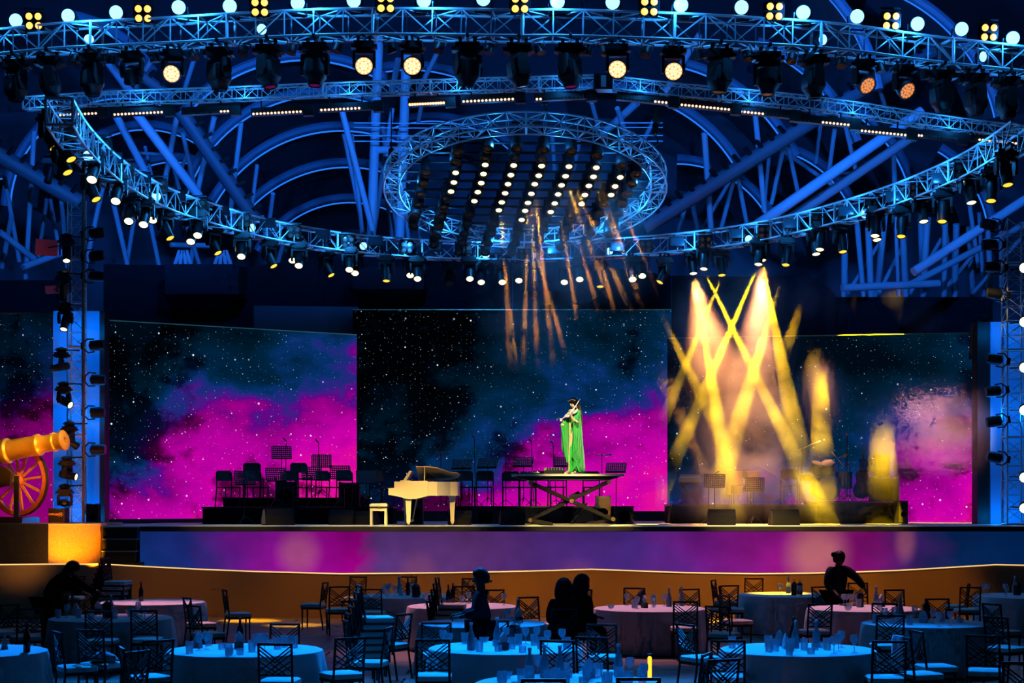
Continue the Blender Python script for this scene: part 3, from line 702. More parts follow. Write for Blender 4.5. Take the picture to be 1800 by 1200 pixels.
for kind, sz in (('beam', 1.12), ('wash', 0.92), ('spot', 0.86), ('tower', 0.74)):
    b, c, y, hd, lens, ring = moving_head_meshes(sz, 'spot' if kind == 'tower' else kind)
    MH[kind] = dict(sz=sz, base=b.mesh('base', M_black), clamp=c.mesh('clamp', M_blackm), yoke=y.mesh('yoke', M_black), head=hd.mesh('head', M_black, True),
                    ring=ring.mesh('lens_ring', M_blackm, True), lens=lens)
LENS = {}
_pl = MB().lathe([(.175 * .92, -.152 * .92), (.17 * .92, -.157 * .92), (0, -.157 * .92)], 20)
PLATE_ON = _pl.mesh('lens_plate', mat('warm_lens_plate', (.3, .2, .1), .4, emit=(1.0, .50, .17), es=.9, sampled=False)); PLATE_DIM = _pl.mesh('lens_plate', mat('dim_lens_plate', (.2, .1, .05), .4, emit=(.6, .12, .02), es=.5, sampled=False)); PLATE_OFF = _pl.mesh('lens_plate', M_blackm)
def lens_mesh(kind, m):
    if (kind, m.name) not in LENS: LENS[kind, m.name] = MH[kind]['lens'].mesh('lens', m)
    return LENS[kind, m.name]
def moving_head(name, label, kind, loc, aim, m, group, base_rot=I4):
    """aim: direction the lens looks, in world space"""
    q = MH[kind]; sz = q['sz']
    d = (base_rot.to_3x3().inverted() @ Vector(aim)).normalized()
    t = math.acos(max(-1, min(1, -d.z))); p = math.atan2(-d.x, d.y)
    e = empty(name, label=label, cat='moving head', group=group); e.matrix_world = T(loc) @ base_rot
    link('base', q['base'], e); link('clamp', q['clamp'], e); link('yoke', q['yoke'], e, Rz(p))
    h = link('head', q['head'], e, T(0, 0, -.55 * sz) @ Rz(p) @ Rx(t))
    link('lens', lens_mesh(kind, m), h); link('lens_ring', q['ring'], h)
    if kind == 'wash': link('lens_plate', PLATE_ON if m is M_lens_w else PLATE_DIM if m is M_lens_dim else PLATE_OFF, h)
    return e, (Matrix.Translation(loc) @ base_rot @ T(0, 0, -.55 * sz) @ Rz(p) @ Rx(t)) @ Vector((0, 0, -.34 * sz))

def node_at(fr, px):
    best = min(range(len(fr)), key=lambda i: abs(proj(fr[i][0])[0] - px)); return fr[best]
def on_path(fr, px):
    for i in range(len(fr) - 1):
        a, b = proj(fr[i][0])[0], proj(fr[i + 1][0])[0]
        if a <= px <= b: return fr[i][0].lerp(fr[i + 1][0], (px - a) / (b - a))
    return (fr[0][0] if px < proj(fr[0][0])[0] else fr[-1][0]).copy()

# moving heads under the front truss
rnd = random.Random(11)
heads = [(28, 0), (88, 0), (162, 0), (232, 2), (305, 1), (385, 0), (472, 0), (554, 0), (640, 1), (725, 1), (822, 0), (912, 0), (1002, 0), (1086, 1), (1183, 1), (1265, 0), (1350, 0), (1430, 0), (1518, 3), (1588, 3), (1655, 0), (1715, 0), (1770, 0)]
nb = nw = 0
for px, k in heads:
    p = on_path(t1, px); p = p + Vector((0, 0, -.235))
    if k == 0:
        moving_head('moving_head', f'black beam moving head pointing down under front truss, {nth(nb)} from left', 'beam', p, (rnd.uniform(-.1, .2), rnd.uniform(-.1, .15), -1), M_lens_off, 'beam heads under the front truss'); nb += 1
    elif k == 2:
        moving_head('moving_head', 'unlit round wash head under front truss between black beam heads', 'wash', p, (.1, .6, -1), M_lens_off, 'wash heads under the front truss')
    else:
        moving_head('moving_head', f'{"lit warm white" if k == 1 else "dim amber"} wash head under front truss, {nth(nw)} lit one from left', 'wash', p, (rnd.uniform(-.12, .12), -1, -.45) if k == 1 else (.5, -1, -.8), M_lens_w if k == 1 else M_lens_dim, 'wash heads under the front truss'); nw += 1
# small black par cans between the heads
par_can = [('can', MB().lathe([(.05, .0), (.085, -.03), (.095, -.17), (.10, -.19)], 12).mesh('can', M_black, True), T(0, 0, -.06), []),
           ('bracket', MB().bar((-.11, 0, -.12), (-.11, 0, 0), .015, .03).bar((.11, 0, -.12), (.11, 0, 0), .015, .03).bar((-.11, 0, 0), (.11, 0, 0), .03, .015).mesh('bracket', M_blackm), I4, []),
           ('lens', MB().lathe([(.088, -.185), (.08, -.18), (0, -.178)], 12).mesh('lens', M_lens_off), T(0, 0, -.06), [])]
pars = [133, 198, 268, 338, 430, 515, 597, 682, 775, 865, 945, 1035, 1060, 1140, 1225, 1310, 1395, 1480, 1545, 1625, 1690]
for i, px in enumerate(pars):
    p = on_path(t1, px) + Vector((0, .1, -.25))
    stamp(par_can, 'par_can', T(p) @ Rx(rnd.uniform(-.5, .3)) @ Ry(rnd.uniform(-.3, .3)), f'small black par can under front truss, {nth(i)} from left', 'par can', 'par cans under the front truss')
# blue lamps on top of the front truss
blue_par = [('can', MB().lathe([(.07, .12), (.12, .06), (.135, -.10), (.14, -.12)], 18).mesh('can', M_black, True), I4, [('lens', None, I4)]),
            ('bracket', MB().bar((-.155, 0, 0), (-.155, .24, 0), .02, .03).bar((.155, 0, 0), (.155, .24, 0), .02, .03).bar((-.155, .24, 0), (.155, .24, 0), .03, .02).mesh('bracket', M_blackm), I4, [])]
lm = MB().lathe([(.13, -.12), (.125, -.125), (0, -.125)], 18)
for r, a in [(0, 0)] + [(.05, i * 60) for i in range(6)] + [(.098, i * 30) for i in range(12)]:
    lm.lathe([(.022, 0), (.015, -.01), (0, -.012)], 6, T(r * math.cos(math.radians(a)), r * math.sin(math.radians(a)), -.125))
bl = lm.mesh('lens', M_lens_b); blue_par[0] = (blue_par[0][0], blue_par[0][1], I4, [('lens', bl, I4)])
blues = [(31, 36), (123, 28), (207, 22), (315, 13), (405, 11), (525, 5), (622, 1), (746, 1), (850, -2), (979, 3), (1076, 4), (1197, 9), (1301, 13), (1411, 22), (1505, 29), (1610, 42), (1688, 51), (1778, 67)]
for i, (px, py) in enumerate(blues):
    y0 = on_path(t1, px).y / K - .15
    aim = Vector((rnd.uniform(-.1, .1), -1, -.28)); e = stamp(blue_par, 'par_can', T(P(px, py, y0)) @ aim.to_track_quat('-Z', 'Z').to_matrix().to_4x4(), f'bright blue-white lamp above the front truss, {nth(i)} from left', 'lamp', 'blue lamps on the front truss')
inn = [(154, 70), (457, 52), (1441, 70), (1722, 100)]
for i, (px, py) in enumerate(inn):
    p = P(px, py, on_path(t1, px).y / K)
    stamp(blue_par, 'par_can', T(p) @ Vector((.6, -1, -.2)).to_track_quat('-Z', 'Z').to_matrix().to_4x4() @ Matrix.Scale(.75, 4), f'blue-white lamp set inside the front truss, {nth(i)} from left', 'lamp', 'lamps inside the front truss')
# four-lamp blinders
def blinder(lit):
    lens = MB().lathe([(.058, -.03), (.05, -.045), (0, -.05)], 12)
    me = lens.mesh('lamp', lit); cup = MB().lathe([(.03, .05), (.062, 0), (.07, -.04), (.06, -.04)], 12, cap=False).mesh('reflector', M_black, True)
    parts = [('housing', MB().box((0, 0, .06), (.30, .30, .06)).bar((-.165, -.1, .05), (-.165, .12, .05), .015, .04).bar((.165, -.1, .05), (.165, .12, .05), .015, .04).bar((-.165, .2, .05), (.165, .2, .05), .03, .02).mesh('housing', M_black), I4, [])]
    for a in (-.075, .075):
        for b in (-.075, .075): parts.append(('lamp_unit', cup, T(a, b, 0), [('lamp', me, I4)]))
    return parts
BL_on = blinder(M_lens_a); BL_off = blinder(M_lens_off)
for i, (px, py) in enumerate([(60, 37), (252, 24), (457, 13), (678, 6), (914, 7), (1141, 12), (1361, 20), (1566, 37), (1738, 57)]):
    y0 = on_path(t1, px).y / K - .3
    stamp(BL_on, 'blinder', T(P(px, py, y0)) @ Vector((.05, -1, -.25)).to_track_quat('-Z', 'Y').to_matrix().to_4x4() @ Matrix.Scale(1.15, 4), f'amber four-lamp blinder above the front truss, {nth(i)} from left', 'blinder', 'blinders on the front truss')

# LED bars under the slim truss: px centre, py, length px, first and last lit share, kind
def led_bar(i, px, py, wpx, a, b, m, slope, fr_):
    y0 = on_path(fr_, px).y / K - .02
    p = P(px, py, y0); L = wpx * y0 * K / F
    lab = f'LED bar under the slim truss, {nth(i)} from left, ' + ('glowing orange' if m is M_led_o else 'all diodes lit' if b - a > .9 else 'partly lit')
    e = empty('led_bar', p, (0, slope, 0), lab, 'LED bar', 'LED bars under the slim truss')
    MB().box((0, .06, .02), (L, .14, .15)).build('housing', M_black, e)
    MB().box((L / 2 + .10, .05, -.0), (.20, .16, .22)).build('drive_box', M_black, e)
    mb = MB()
    for s in (-.3, .3): mb.bar((L * s, .06, .09), (L * s, .06, .24), .03, .03)
    mb.bar((-L * .3, .06, .1), (L * .3, .06, .1), .03, .02)
    mb.build('clamp', M_blackm, e)
    n = 14; mb = MB(); off = MB()
    for k in range(n):
        x = -L * .45 + L * .9 * k / (n - 1); t = k / (n - 1)
        (mb if a <= t <= b else off).lathe([(.026, 0), (.02, -.02), (0, -.026)], 8, T(x, -.012, -.028) @ Rx(-PI / 2 + .5))
    mb.build('diode_row', m, e)
    if off.v: off.build('unlit_diode_row', M_lens_off, e)
bars = [(128, 199, 90, 0, 1), (243, 197, 92, 0, 1), (362, 195, 86, .8, 1), (487, 196, 92, 0, 1), (608, 189, 96, 0, .8), (750, 180, 66, 0, 1), (858, 174, 96, 0, 1), (985, 170, 92, 0, .15), (1130, 174, 92, .75, 1), (1240, 186, 92, 0, 1), (1344, 198, 92, 0, .5), (1450, 213, 92, .4, 1), (1550, 231, 92, 0, 1), (1648, 239, 74, 0, .15), (1748, 246, 84, .1, 1)]
f2a, f2b = path(T2c, .27), path(T2d, .27)
for i, (px, py, wpx, a, b) in enumerate(bars):
    f_ = f2a if px < 1060 else f2b
    led_bar(i, px, py, wpx, a, b, M_led_o if px == 750 else M_led_p, -.05 if px < 1060 else .10, f_)

# spotlights in pairs and singles under the back truss
f3 = frames_from(t3p)
spots3 = [(97, 262, 'y'), (126, 282, 'y'), (120, 305, 'y'), (161, 317, 'p'), (170, 352, 'y'), (203, 355, 'p'), (226, 390, 'p'), (252, 396, 'p'), (268, 388, 'p'), (300, 420, 'y'), (335, 426, 'p'), (347, 415, 'p'), (384, 446, 'y'), (424, 452, 'p'), (426, 441, 'p'), (482, 469, 'y'), (514, 459, 'p'), (525, 468, 'p'), (583, 485, 'y'), (614, 475, 'p'), (624, 481, 'p'), (679, 495, 'd'), (721, 485, 'p'), (734, 491, 'p'), (790, 500, 'o'), (826, 491, 'p'), (846, 497, 'p'), (883, 497, 'p'), (912, 494, 'p'), (940, 500, 'o'), (992, 497, 'p'), (1019, 492, 'p'), (1055, 505, 'd'), (1112, 492, 'p'), (1129, 486, 'p'), (1159, 497, 'd'),
           (1219, 482, 'p'), (1237, 474, 'p'), (1269, 485, 'y'), (1333, 466, 'p'), (1340, 459, 'p'), (1381, 467, 'y'), (1435, 448, 'p'), (1441, 440, 'p'), (1482, 444, 'y'), (1538, 416, 'p'), (1542, 423, 'p'), (1584, 417, 'y'), (1624, 391, 'p'), (1656, 391, 'y'), (1708, 358, 'p'), (1742, 355, 'y'), (1772, 327, 'y')]
lens3 = {}
for i, (px, py, k) in enumerate(spots3):
    q = on_path(f3, px); s = q.y / F
    top = proj(q)[1] + .22 / s
    if px < 130 or px > 1750: q = P(px, py - 40, 33.5 if px < 130 else 33); top = py - 40
    drop = (py - proj(q)[1]) * q.y / F - .22
    p = q + Vector((0, -.26 if i % 2 else .26, -.22))
    sd = 1 if px < 900 else -1
    if px > 1160: aim = Vector((-.12 if i % 2 else .05, -.35, -1))
    elif k == 'y' or k == 'd': aim = Vector((.55 * sd, -.35, -1)) if abs(px - 900) > 250 else Vector((0, -.35, -1))
    else: aim = Vector((.05 * sd, -.95, -1))
    m = {'p': M_lens_pale, 'y': M_lens_y, 'd': M_lens_y, 'o': M_lens_off}[k]
    e, lp = moving_head('spotlight', f'{"pale yellow lit" if k == "p" else "unlit black" if k == "o" else "deep yellow lit"} spotlight under the wide curved truss, {nth(i)} from left', 'spot', p, aim, m, 'spotlights under the wide curved truss')
    # shift so that the lens lands where it shows
    tgt = P(px, py, lp.y / K); e.matrix_world = T(tgt - lp) @ e.matrix_world
    lens3[px] = tgt
# blinders and flood boxes on the front of the back truss
for i, (px, py) in enumerate([(180, 258), (220, 300), (280, 328), (350, 362), (428, 388), (517, 408), (612, 425), (715, 434), (817, 440), (922, 445), (1030, 440), (1135, 433), (1240, 425), (1345, 408), (1440, 388), (1533, 363), (1613, 335), (1692, 300)]):
    q = on_path(f3, px); y0 = q.y / K - .42
    stamp(BL_off, 'blinder', T(P(px, py, y0)) @ Vector((.15 if px < 900 else -.15, -1, -.5)).to_track_quat('-Z', 'Y').to_matrix().to_4x4() @ Matrix.Scale(1.05, 4), f'unlit four-lamp blinder on the wide curved truss, {nth(i)} from left', 'blinder', 'blinders on the wide curved truss')
flood = [('housing', MB().box((0, .06, 0), (.36, .12, .22)).mesh('housing', M_black), I4, [('front_glass', MB().box((0, -.004, 0), (.31, .008, .17)).mesh('front_glass', mat('dark_blue_glass', (.03, .06, .09), .15)), I4)]),
         ('bracket', MB().bar((-.195, .06, 0), (-.195, .06, -.2), .015, .03).bar((.195, .06, 0), (.195, .06, -.2), .015, .03).bar((-.195, .06, -.2), (.195, .06, -.2), .03, .015).mesh('bracket', M_blackm), I4, [])]
for i, (px, py) in enumerate([(200, 275), (250, 310), (312, 342), (390, 368), (470, 391), (567, 411), (660, 423), (765, 433), (870, 438), (975, 438), (1085, 433), (1190, 424), (1295, 410), (1392, 392), (1488, 370), (1572, 345), (1655, 313)]):
    q = on_path(f3, px); y0 = q.y / K - .46
    stamp(flood, 'flood_light', T(P(px, py, y0)) @ Rz((.5 if px < 420 else -.3 if px > 1450 else 0)), f'small dark flood box on the wide curved truss, {nth(i)} from left', 'flood light', 'flood boxes on the wide curved truss')
# blue lamps set in the back truss
for i, (px, py) in enumerate([(155, 274), (275, 345), (442, 400), (638, 432), (853, 448), (1070, 441), (1314, 420), (1517, 375), (1691, 316)]):
    q = on_path(f3, px)
    stamp(blue_par, 'par_can', T(P(px, py, q.y / K - .1)) @ Vector((.2, -1, -.2)).to_track_quat('-Z', 'Z').to_matrix().to_4x4() @ Matrix.Scale(.72, 4), f'blue-white lamp set inside the wide curved truss, {nth(i)} from left', 'lamp', 'lamps inside the wide curved truss')

# ------------------------------------------------------------------ lamp grid in the ring
ge = empty('lamp_grid', RC, None, 'black pipe grid hanging inside the circular truss', 'grid')
def rp(u, v, off=0.0):                   # ring plane: u right, v away from the viewer (downhill)
    return RC + Vector((u, v * math.cos(TH), -v * math.sin(TH))) + nrm * off
def ring_at(px, py, off=0.0):            # photo pixel to the ring plane
    d = Vector(((px - CX) / F, 1, (HOR - py) / F)); o_ = Vector((0, 0, H)); c = RC + nrm * off
    t = (c - o_).dot(nrm) / d.dot(nrm); return o_ + d * t
for k in range(-6, 7):
    v = k * .47; hw = math.sqrt(max(.1, (RR - .2) ** 2 - v * v))
    MB().cyl(rp(-hw, v, .10) - RC, rp(hw, v, .10) - RC, .03, 6).build('pipe', M_blackm, ge)
# columns of hanging pods; each pod is a lamp of its own
cols = [((748, 298), (727, 392), []), ((805, 262), (763, 425), [(801, 297), (798, 314), (793, 330)]), ((858, 255), (807, 438), [(853, 283), (850, 299), (846, 315), (840, 331), (834, 347)]),
        ((908, 255), (853, 438), [(903, 284), (898, 301), (893, 317), (888, 333), (882, 349), (877, 363)]), ((956, 258), (900, 438), [(952, 285), (947, 302), (940, 317), (934, 334), (928, 350), (923, 364), (917, 380)]),
        ((1004, 260), (942, 432), [(1000, 286), (994, 303), (987, 319), (981, 335), (975, 351), (968, 366)]), ((1050, 268), (985, 428), [(1048, 288), (1043, 304), (1035, 320), (1028, 336), (1022, 352)]),
        ((1092, 285), (1030, 420), [(1090, 305), (1081, 321), (1074, 336)]), ((1118, 300), (1070, 405), [])]
pod_b = MB().lathe([(.05, .30), (.10, .26), (.125, .12), (.13, -.04), (.115, -.10)], 12).box((0, 0, .40), (.12, .12, .2)).mesh('pod_body', M_black, True)
pod_r = MB().lathe([(.12, -.09), (.122, -.125), (.072, -.125), (.072, -.10)], 12, cap=False).mesh('pod_ring', M_blackm, True)
pl_on = MB().lathe([(.075, -.10), (.066, -.112), (0, -.118)], 12).mesh('lens', M_lens_pale)
pl_off = MB().lathe([(.075, -.10), (.066, -.112), (0, -.118)], 12).mesh('lens', M_lens_off)
podlamps = {}
for ci, (a, b, lit) in enumerate(cols):
    n = max(4, int(abs(b[1] - a[1]) / 16.0)); done = 0
    spots_ = []
    for k in range(n + 1):
        t = k / n; px = a[0] + (b[0] - a[0]) * t; py = a[1] + (b[1] - a[1]) * t
        if any(abs(py - q[1]) < 9 for q in lit): continue
        spots_.append((px, py, False))
    spots_ += [(x, y, True) for x, y in lit]
    spots_.sort(key=lambda q: q[1])
    for k, (px, py, on) in enumerate(spots_):
        p = ring_at(px, py, -.22)
        e = empty('grid_lamp', p, (-.6, 0, 0), f'{"lit" if on else "unlit"} lamp in the ring grid, {nth(ci)} column from left, {nth(k)} from top', 'lamp', 'lamps of the ring grid')
        link('pod_body', pod_b, e); link('pod_ring', pod_r, e); link('lens', pl_on if on else pl_off, e)
        if on: podlamps[(px, py)] = p
    MB().cyl(ring_at(*a, off=.12) - RC, ring_at(*b, off=.12) - RC, .04, 6).build('runner', M_blackm, ge)
# hoists with chain and hook
hook_parts = MB().lathe([(.02, 0), (.06, -.05), (.06, -.28), (.03, -.34)], 10)
def hoist(label, a, b):
    top, bot = P(*a), P(*b)
    e = empty('chain_hoist', bot, None, label, 'hoist', 'chain hoists')
    MB().cyl((0, 0, .3), top - bot, .012, 5).build('chain', M_blackm, e)
    hook_parts.build('motor', M_black, e, True) if False else MB().lathe([(.02, .62), (.07, .56), (.07, .34), (.03, .3)], 10).build('motor', M_black, e, True)
    MB().tube([Vector((.0, 0, .3)), Vector((.05, 0, .22)), Vector((.05, 0, .12)), Vector((0, 0, .07)), Vector((-.045, 0, .10))], .018, 6).build('hook', M_blackm, e)
hoist('chain hoist holding the ring truss near the twin steel columns', (688, 190, 42), (688, 306, 42))
hoist('chain hoist holding the ring truss above its middle', (957, 172, 39), (957, 212, 39))
hoist('chain hoist holding the ring truss at its drum side', (1152, 215, 42), (1152, 262, 42))
MB().box((0, 0, 0), (.12, .12, .3))
he_ = empty('winch', P(1155, 200, 42), None, 'black winch body hanging over the drum side of the ring', 'winch')
MB().lathe([(.08, .2), (.11, .15), (.11, -.15), (.08, -.2)], 12).build('drum', M_black, he_, True); MB().cyl((0, 0, .2), (0, 0, .7), .02, 6).build('cable', M_blackm, he_)

# ------------------------------------------------------------------ light towers
def tower(label, px, w_, ytop, y0):
    b = P(px, 918, y0); b.z = STAGE_Z; zt = P(px, ytop, y0).z; n = int((zt - STAGE_Z) / .34)
    fr_ = [(Vector((b.x, b.y, STAGE_Z + .02 + (zt - STAGE_Z) * i / n)), Vector((1, 0, 0)), Vector((0, 1, 0))) for i in range(n + 1)]
    truss('tower_truss', label, fr_, w_, w_, 6, .018, .010, cat='tower')
    return b
tower('upright truss tower beside the cannon, hung with lamps', 135, 26 * 44 * K / F, 352, 44)
tower('upright truss tower at the drum kit end of the stage', 1783, 34 * 44 * K / F, 388, 44)
pipe = empty('tower_pipe', P(147, 918, 43.6), None, 'rusty upright pipe along the tower beside the cannon', 'pipe')
pz = P(147, 300, 43.6).z - STAGE_Z; bb = P(147, 918, 43.6); bb.z = STAGE_Z; pipe.location = bb
MB().cyl((0, 0, 0), (0, 0, pz), .03, 8).build('upright', mat('rusty_pipe', (.30, .16, .10), .5, .4, noise=(3, .4)), pipe)
tl = [(88, 300, 'o', (-.2, -.3, -1)), (117, 440, 'y', (.15, -.6, -1)), (112, 505, 'o', (-.2, .5, -1)), (115, 560, 'y', (-.05, -.6, -1)), (108, 640, 'o', (-1, -.2, -.2)), (112, 700, 'w', (.9, -.5, -.5)), (122, 770, 'o', (.6, .5, -.5)), (118, 830, 'w2', (1, -.2, -.2)), (114, 880, 'd', (0, 1, -.1))]
for i, (px, py, k, aim) in enumerate(tl):
    m = {'o': M_lens_off, 'y': M_lens_pale, 'w': M_lens_pale, 'w2': M_lens_pale, 'd': M_lens_off}[k]
    p = P(px, py - 26, 43.3)
    e, lp = moving_head('tower_lamp', f'{"lit" if k in "yw" or k == "w2" else "unlit"} moving head on the cannon side of the tower, {nth(i)} from top', 'tower', p, aim, m, 'moving heads on the cannon side of the tower')
    mb = MB().lathe([(.02, .06), (.12, .02), (.16, -.01), (.12, -.03), (.04, -.05)], 14); mb.build('base_plate', M_black, e)
    MB().cyl((.02, .05, 0), (.3, .45, .02), .02, 6).build('hanger_arm', M_blackm, e)
tr_ = [(166, 410), (166, 450), (166, 486), (166, 607), (168, 667), (167, 725), (168, 790)]
def side_lamp(e, d):
    MB().lathe([(.05, -.18), (.12, -.14), (.13, .05), (.115, .16), (.12, .18)], 14, Ry(PI / 2 * d) @ T(0, 0, .05)).build('head', M_black, e, True)
    y = MB()
    for s in (-1, 1): y.tube([Vector((0, 0, .15 * s)), Vector((-.16 * d, 0, .16 * s)), Vector((-.26 * d, 0, .06 * s))], .018, 6)
    y.build('yoke', M_blackm, e); MB().box((-.28 * d, 0, 0), (.06, .12, .16)).build('base', M_black, e)
    MB().lathe([(.11, .232), (0, .236)], 14, Ry(PI / 2 * d)).build('lens', M_lens_off, e)
for i, (px, py) in enumerate(tr_):
    e = empty('side_lamp', P(px, py, 43.7), (0, rnd.uniform(-.15, .2), 0), f'black side lamp with open yoke facing the stage from the cannon tower, {nth(i)} from top', 'side lamp', 'side lamps on the cannon tower')
    side_lamp(e, 1)
for i, (px, py) in enumerate([(1742, 395), (1744, 430), (1748, 470), (1752, 632), (1750, 687), (1752, 740), (1752, 804)]):
    e = empty('side_lamp', P(px, py, 43.7), (0, rnd.uniform(-.2, .2), 0), f'black side lamp facing the stage from the drum end tower, {nth(i)} from top', 'side lamp', 'side lamps on the drum end tower')
    side_lamp(e, -1)
e = empty('lit_lamp', P(1752, 517, 43.6), (0, .15, 0), 'sunlit-looking yellow lamp head on the drum end tower', 'side lamp'); e['label'] = 'side lamp lit warm yellow high on the drum end tower'
side_lamp(e, -1); spot('lamp_housing_spot', P(1720, 470, 42.8), P(1752, 517, 43.6), 60, (1, .7, .25), 30, .5)  # free spot lights the housing from outside; the lens stays unlit
for i, (px, py, y0) in enumerate([(1797, 470, 43.2), (1797, 565, 43.2), (1797, 645, 43.2), (1797, 720, 43.2), (1797, 838, 43.2), (1797, 892, 43.2)]):
    e = empty('edge_lamp', P(px + 4, py, y0), None, f'half-seen round lamp with pale yellow lens at the frame edge, {nth(i)} from top', 'lamp', 'lamps at the frame edge')
    MB().lathe([(.06, .2), (.12, .14), (.13, -.05)], 12, Rx(-PI / 2 + .3) @ Ry(.2)).build('can', M_black, e, True); MB().lathe([(.12, -.05), (.10, -.06), (0, -.065)], 12, Rx(-PI / 2 + .3) @ Ry(.2)).build('lens', M_lens_pale, e)
    MB().bar((0, .1, 0), (-.16, .60, .02), .03).build('arm', M_blackm, e)
# small rose fabric flags by the tower
for i, (px, py, wx, hx) in enumerate([(82, 435, 38, 28), (92, 509, 24, 14)]):
    q = P(px, py, 44.6); sx = 44.6 * K / F
    e = empty('reflector_panel', q, (0, .06 * (1 - 2 * i), .1), ['larger rose lit square panel beside the cannon tower', 'smaller rose lit square panel beside the cannon tower'][i], 'panel', 'rose panels by the tower')
    MB().box((0, 0, 0), (wx * sx, .03, hx * sx)).build('panel_face', mat('rose_panel', (.55, .12, .16), .6), e); MB().bar((0, .03, 0), (.60 if i == 0 else .47, -.56, .02), .02).build('holder', M_blackm, e)
    spot('panel_lamp', q + Vector((-.2, -1.2, -.5)), q, 4, (1, .22, .2), 50, .6, .03)
# ------------------------------------------------------------------ risers on the stage
def riser(name, label, px0, px1, pyt, y0, depth, zbase=None):
    zb = STAGE_Z if zbase is None else zbase
    a = P(px0, pyt, y0); b = P(px1, pyt, y0); zt = a.z
    e = empty(name, ((a.x + b.x) / 2, a.y, zb), None, label, 'riser')
    wd = b.x - a.x
    MB().box((0, depth / 2, (zt - zb) / 2 - .02), (wd, depth, zt - zb - .04)).build('riser_skirt', M_blackc, e)
    MB().box((0, depth / 2 - .01, zt - zb - .02), (wd + .04, depth + .04, .035)).build('deck', M_blackm, e)
    return zt
zr1 = riser('riser', 'long low black riser under the orchestra chairs beside the piano', 356, 690, 890.5, 45, 1.6)
zr2 = riser('riser', 'second higher black riser at the back of the orchestra chairs', 392, 640, 874, 46.9, 1.5)
zr3 = riser('riser', 'wide black riser behind the scissor lift', 800, 1113, 889, 46.5, 1.5)
zr4 = riser('riser', 'black riser under the drum kit', 1440, 1595, 880, 46.3, 2.0)
zr5 = riser('riser', 'black riser under the percussion in yellow smoke', 1180, 1438, 886, 46.3, 1.9)

# ------------------------------------------------------------------ black moulded chairs
sc_ = 1.06
seat_m = MB().loft([[Vector((x * a, y * b, z)) for x, y in ((-1, -1), (1, -1), (1, 1), (-1, 1))] for a, b, z in ((.20, .19, .43), (.22, .21, .445), (.22, .21, .462), (.20, .19, .458))]).mesh('seat', mat('dark_seat_plastic', (.03, .03, .03), .25), True)
bk = []
for z, y, hw in ((.60, .205, .20), (.64, .212, .205), (.72, .225, .205), (.80, .235, .195), (.84, .24, .17)):
    bk.append([Vector((-hw, y - .02, z)), Vector((0, y + .025, z)), Vector((hw, y - .02, z)), Vector((hw, y + .0, z)), Vector((0, y + .045, z)), Vector((-hw, y + .0, z))])
back_m = MB().loft(bk).mesh('backrest', M_black, True)
leg_f = MB().cyl((0, 0, 0), (0, .01, .44), .014, 6, .016).mesh('leg', M_blackm)
leg_r = MB().tube([(0, .07, 0), (0, 0, .44), (0, .0, .62), (0, .015, .80)], .015, 6).mesh('leg', M_blackm)
STC = [('seat', seat_m, I4, []), ('backrest', back_m, I4, []), ('leg', leg_f, T(-.19, -.19, 0), []), ('leg', leg_f, T(.19, -.19, 0), []), ('leg', leg_r, T(-.2, .2, 0), []), ('leg', leg_r, T(.2, .2, 0), [])]
def on_deck(px, z, y0):
    p = P(px, 900, y0); p.z = z; return p
stage_chairs = [(402, zr1, 45.55, 40, 'orchestra'), (452, zr1, 45.6, 35, 'orchestra'), (520, zr1, 45.5, 40, 'orchestra'), (577, zr1, 45.5, 45, 'orchestra'), (612, zr1, 45.7, 30, 'orchestra'), (672, zr1, 45.6, 45, 'orchestra'), (446, zr2, 47.3, 20, 'back row'), (530, zr2, 47.3, 25, 'back row'),
                (806, zr3, 47.4, 30, 'lift'), (818, zr3, 46.8, 10, 'lift'), (851, zr3, 46.9, -5, 'lift'), (898, zr3, 47.5, 0, 'lift'), (928, zr3, 47.6, 0, 'lift'), (979, zr3, 47.3, -10, 'lift'), (952, zr3, 46.85, 10, 'lift'), (1040, zr3, 47.5, 0, 'lift'), (1302, zr5, 46.9, -15, 'drums'), (1390, zr5, 46.8, 0, 'drums')]
cnt = {}
WHERE = {'orchestra': 'on the low riser beside the piano', 'back row': 'on the higher orchestra riser', 'lift': 'on the riser behind the scissor lift', 'drums': 'on the smoky percussion riser'}
for px, z, y0, rot, g in stage_chairs:
    k = cnt.get(g, 0); cnt[g] = k + 1
    stamp(STC, 'stage_chair', T(on_deck(px, z, y0)) @ Rz(math.radians(rot)) @ Matrix.Scale(sc_, 4), f'black moulded chair {WHERE[g]}, {nth(k)} from left', 'chair', 'black chairs ' + WHERE[g])

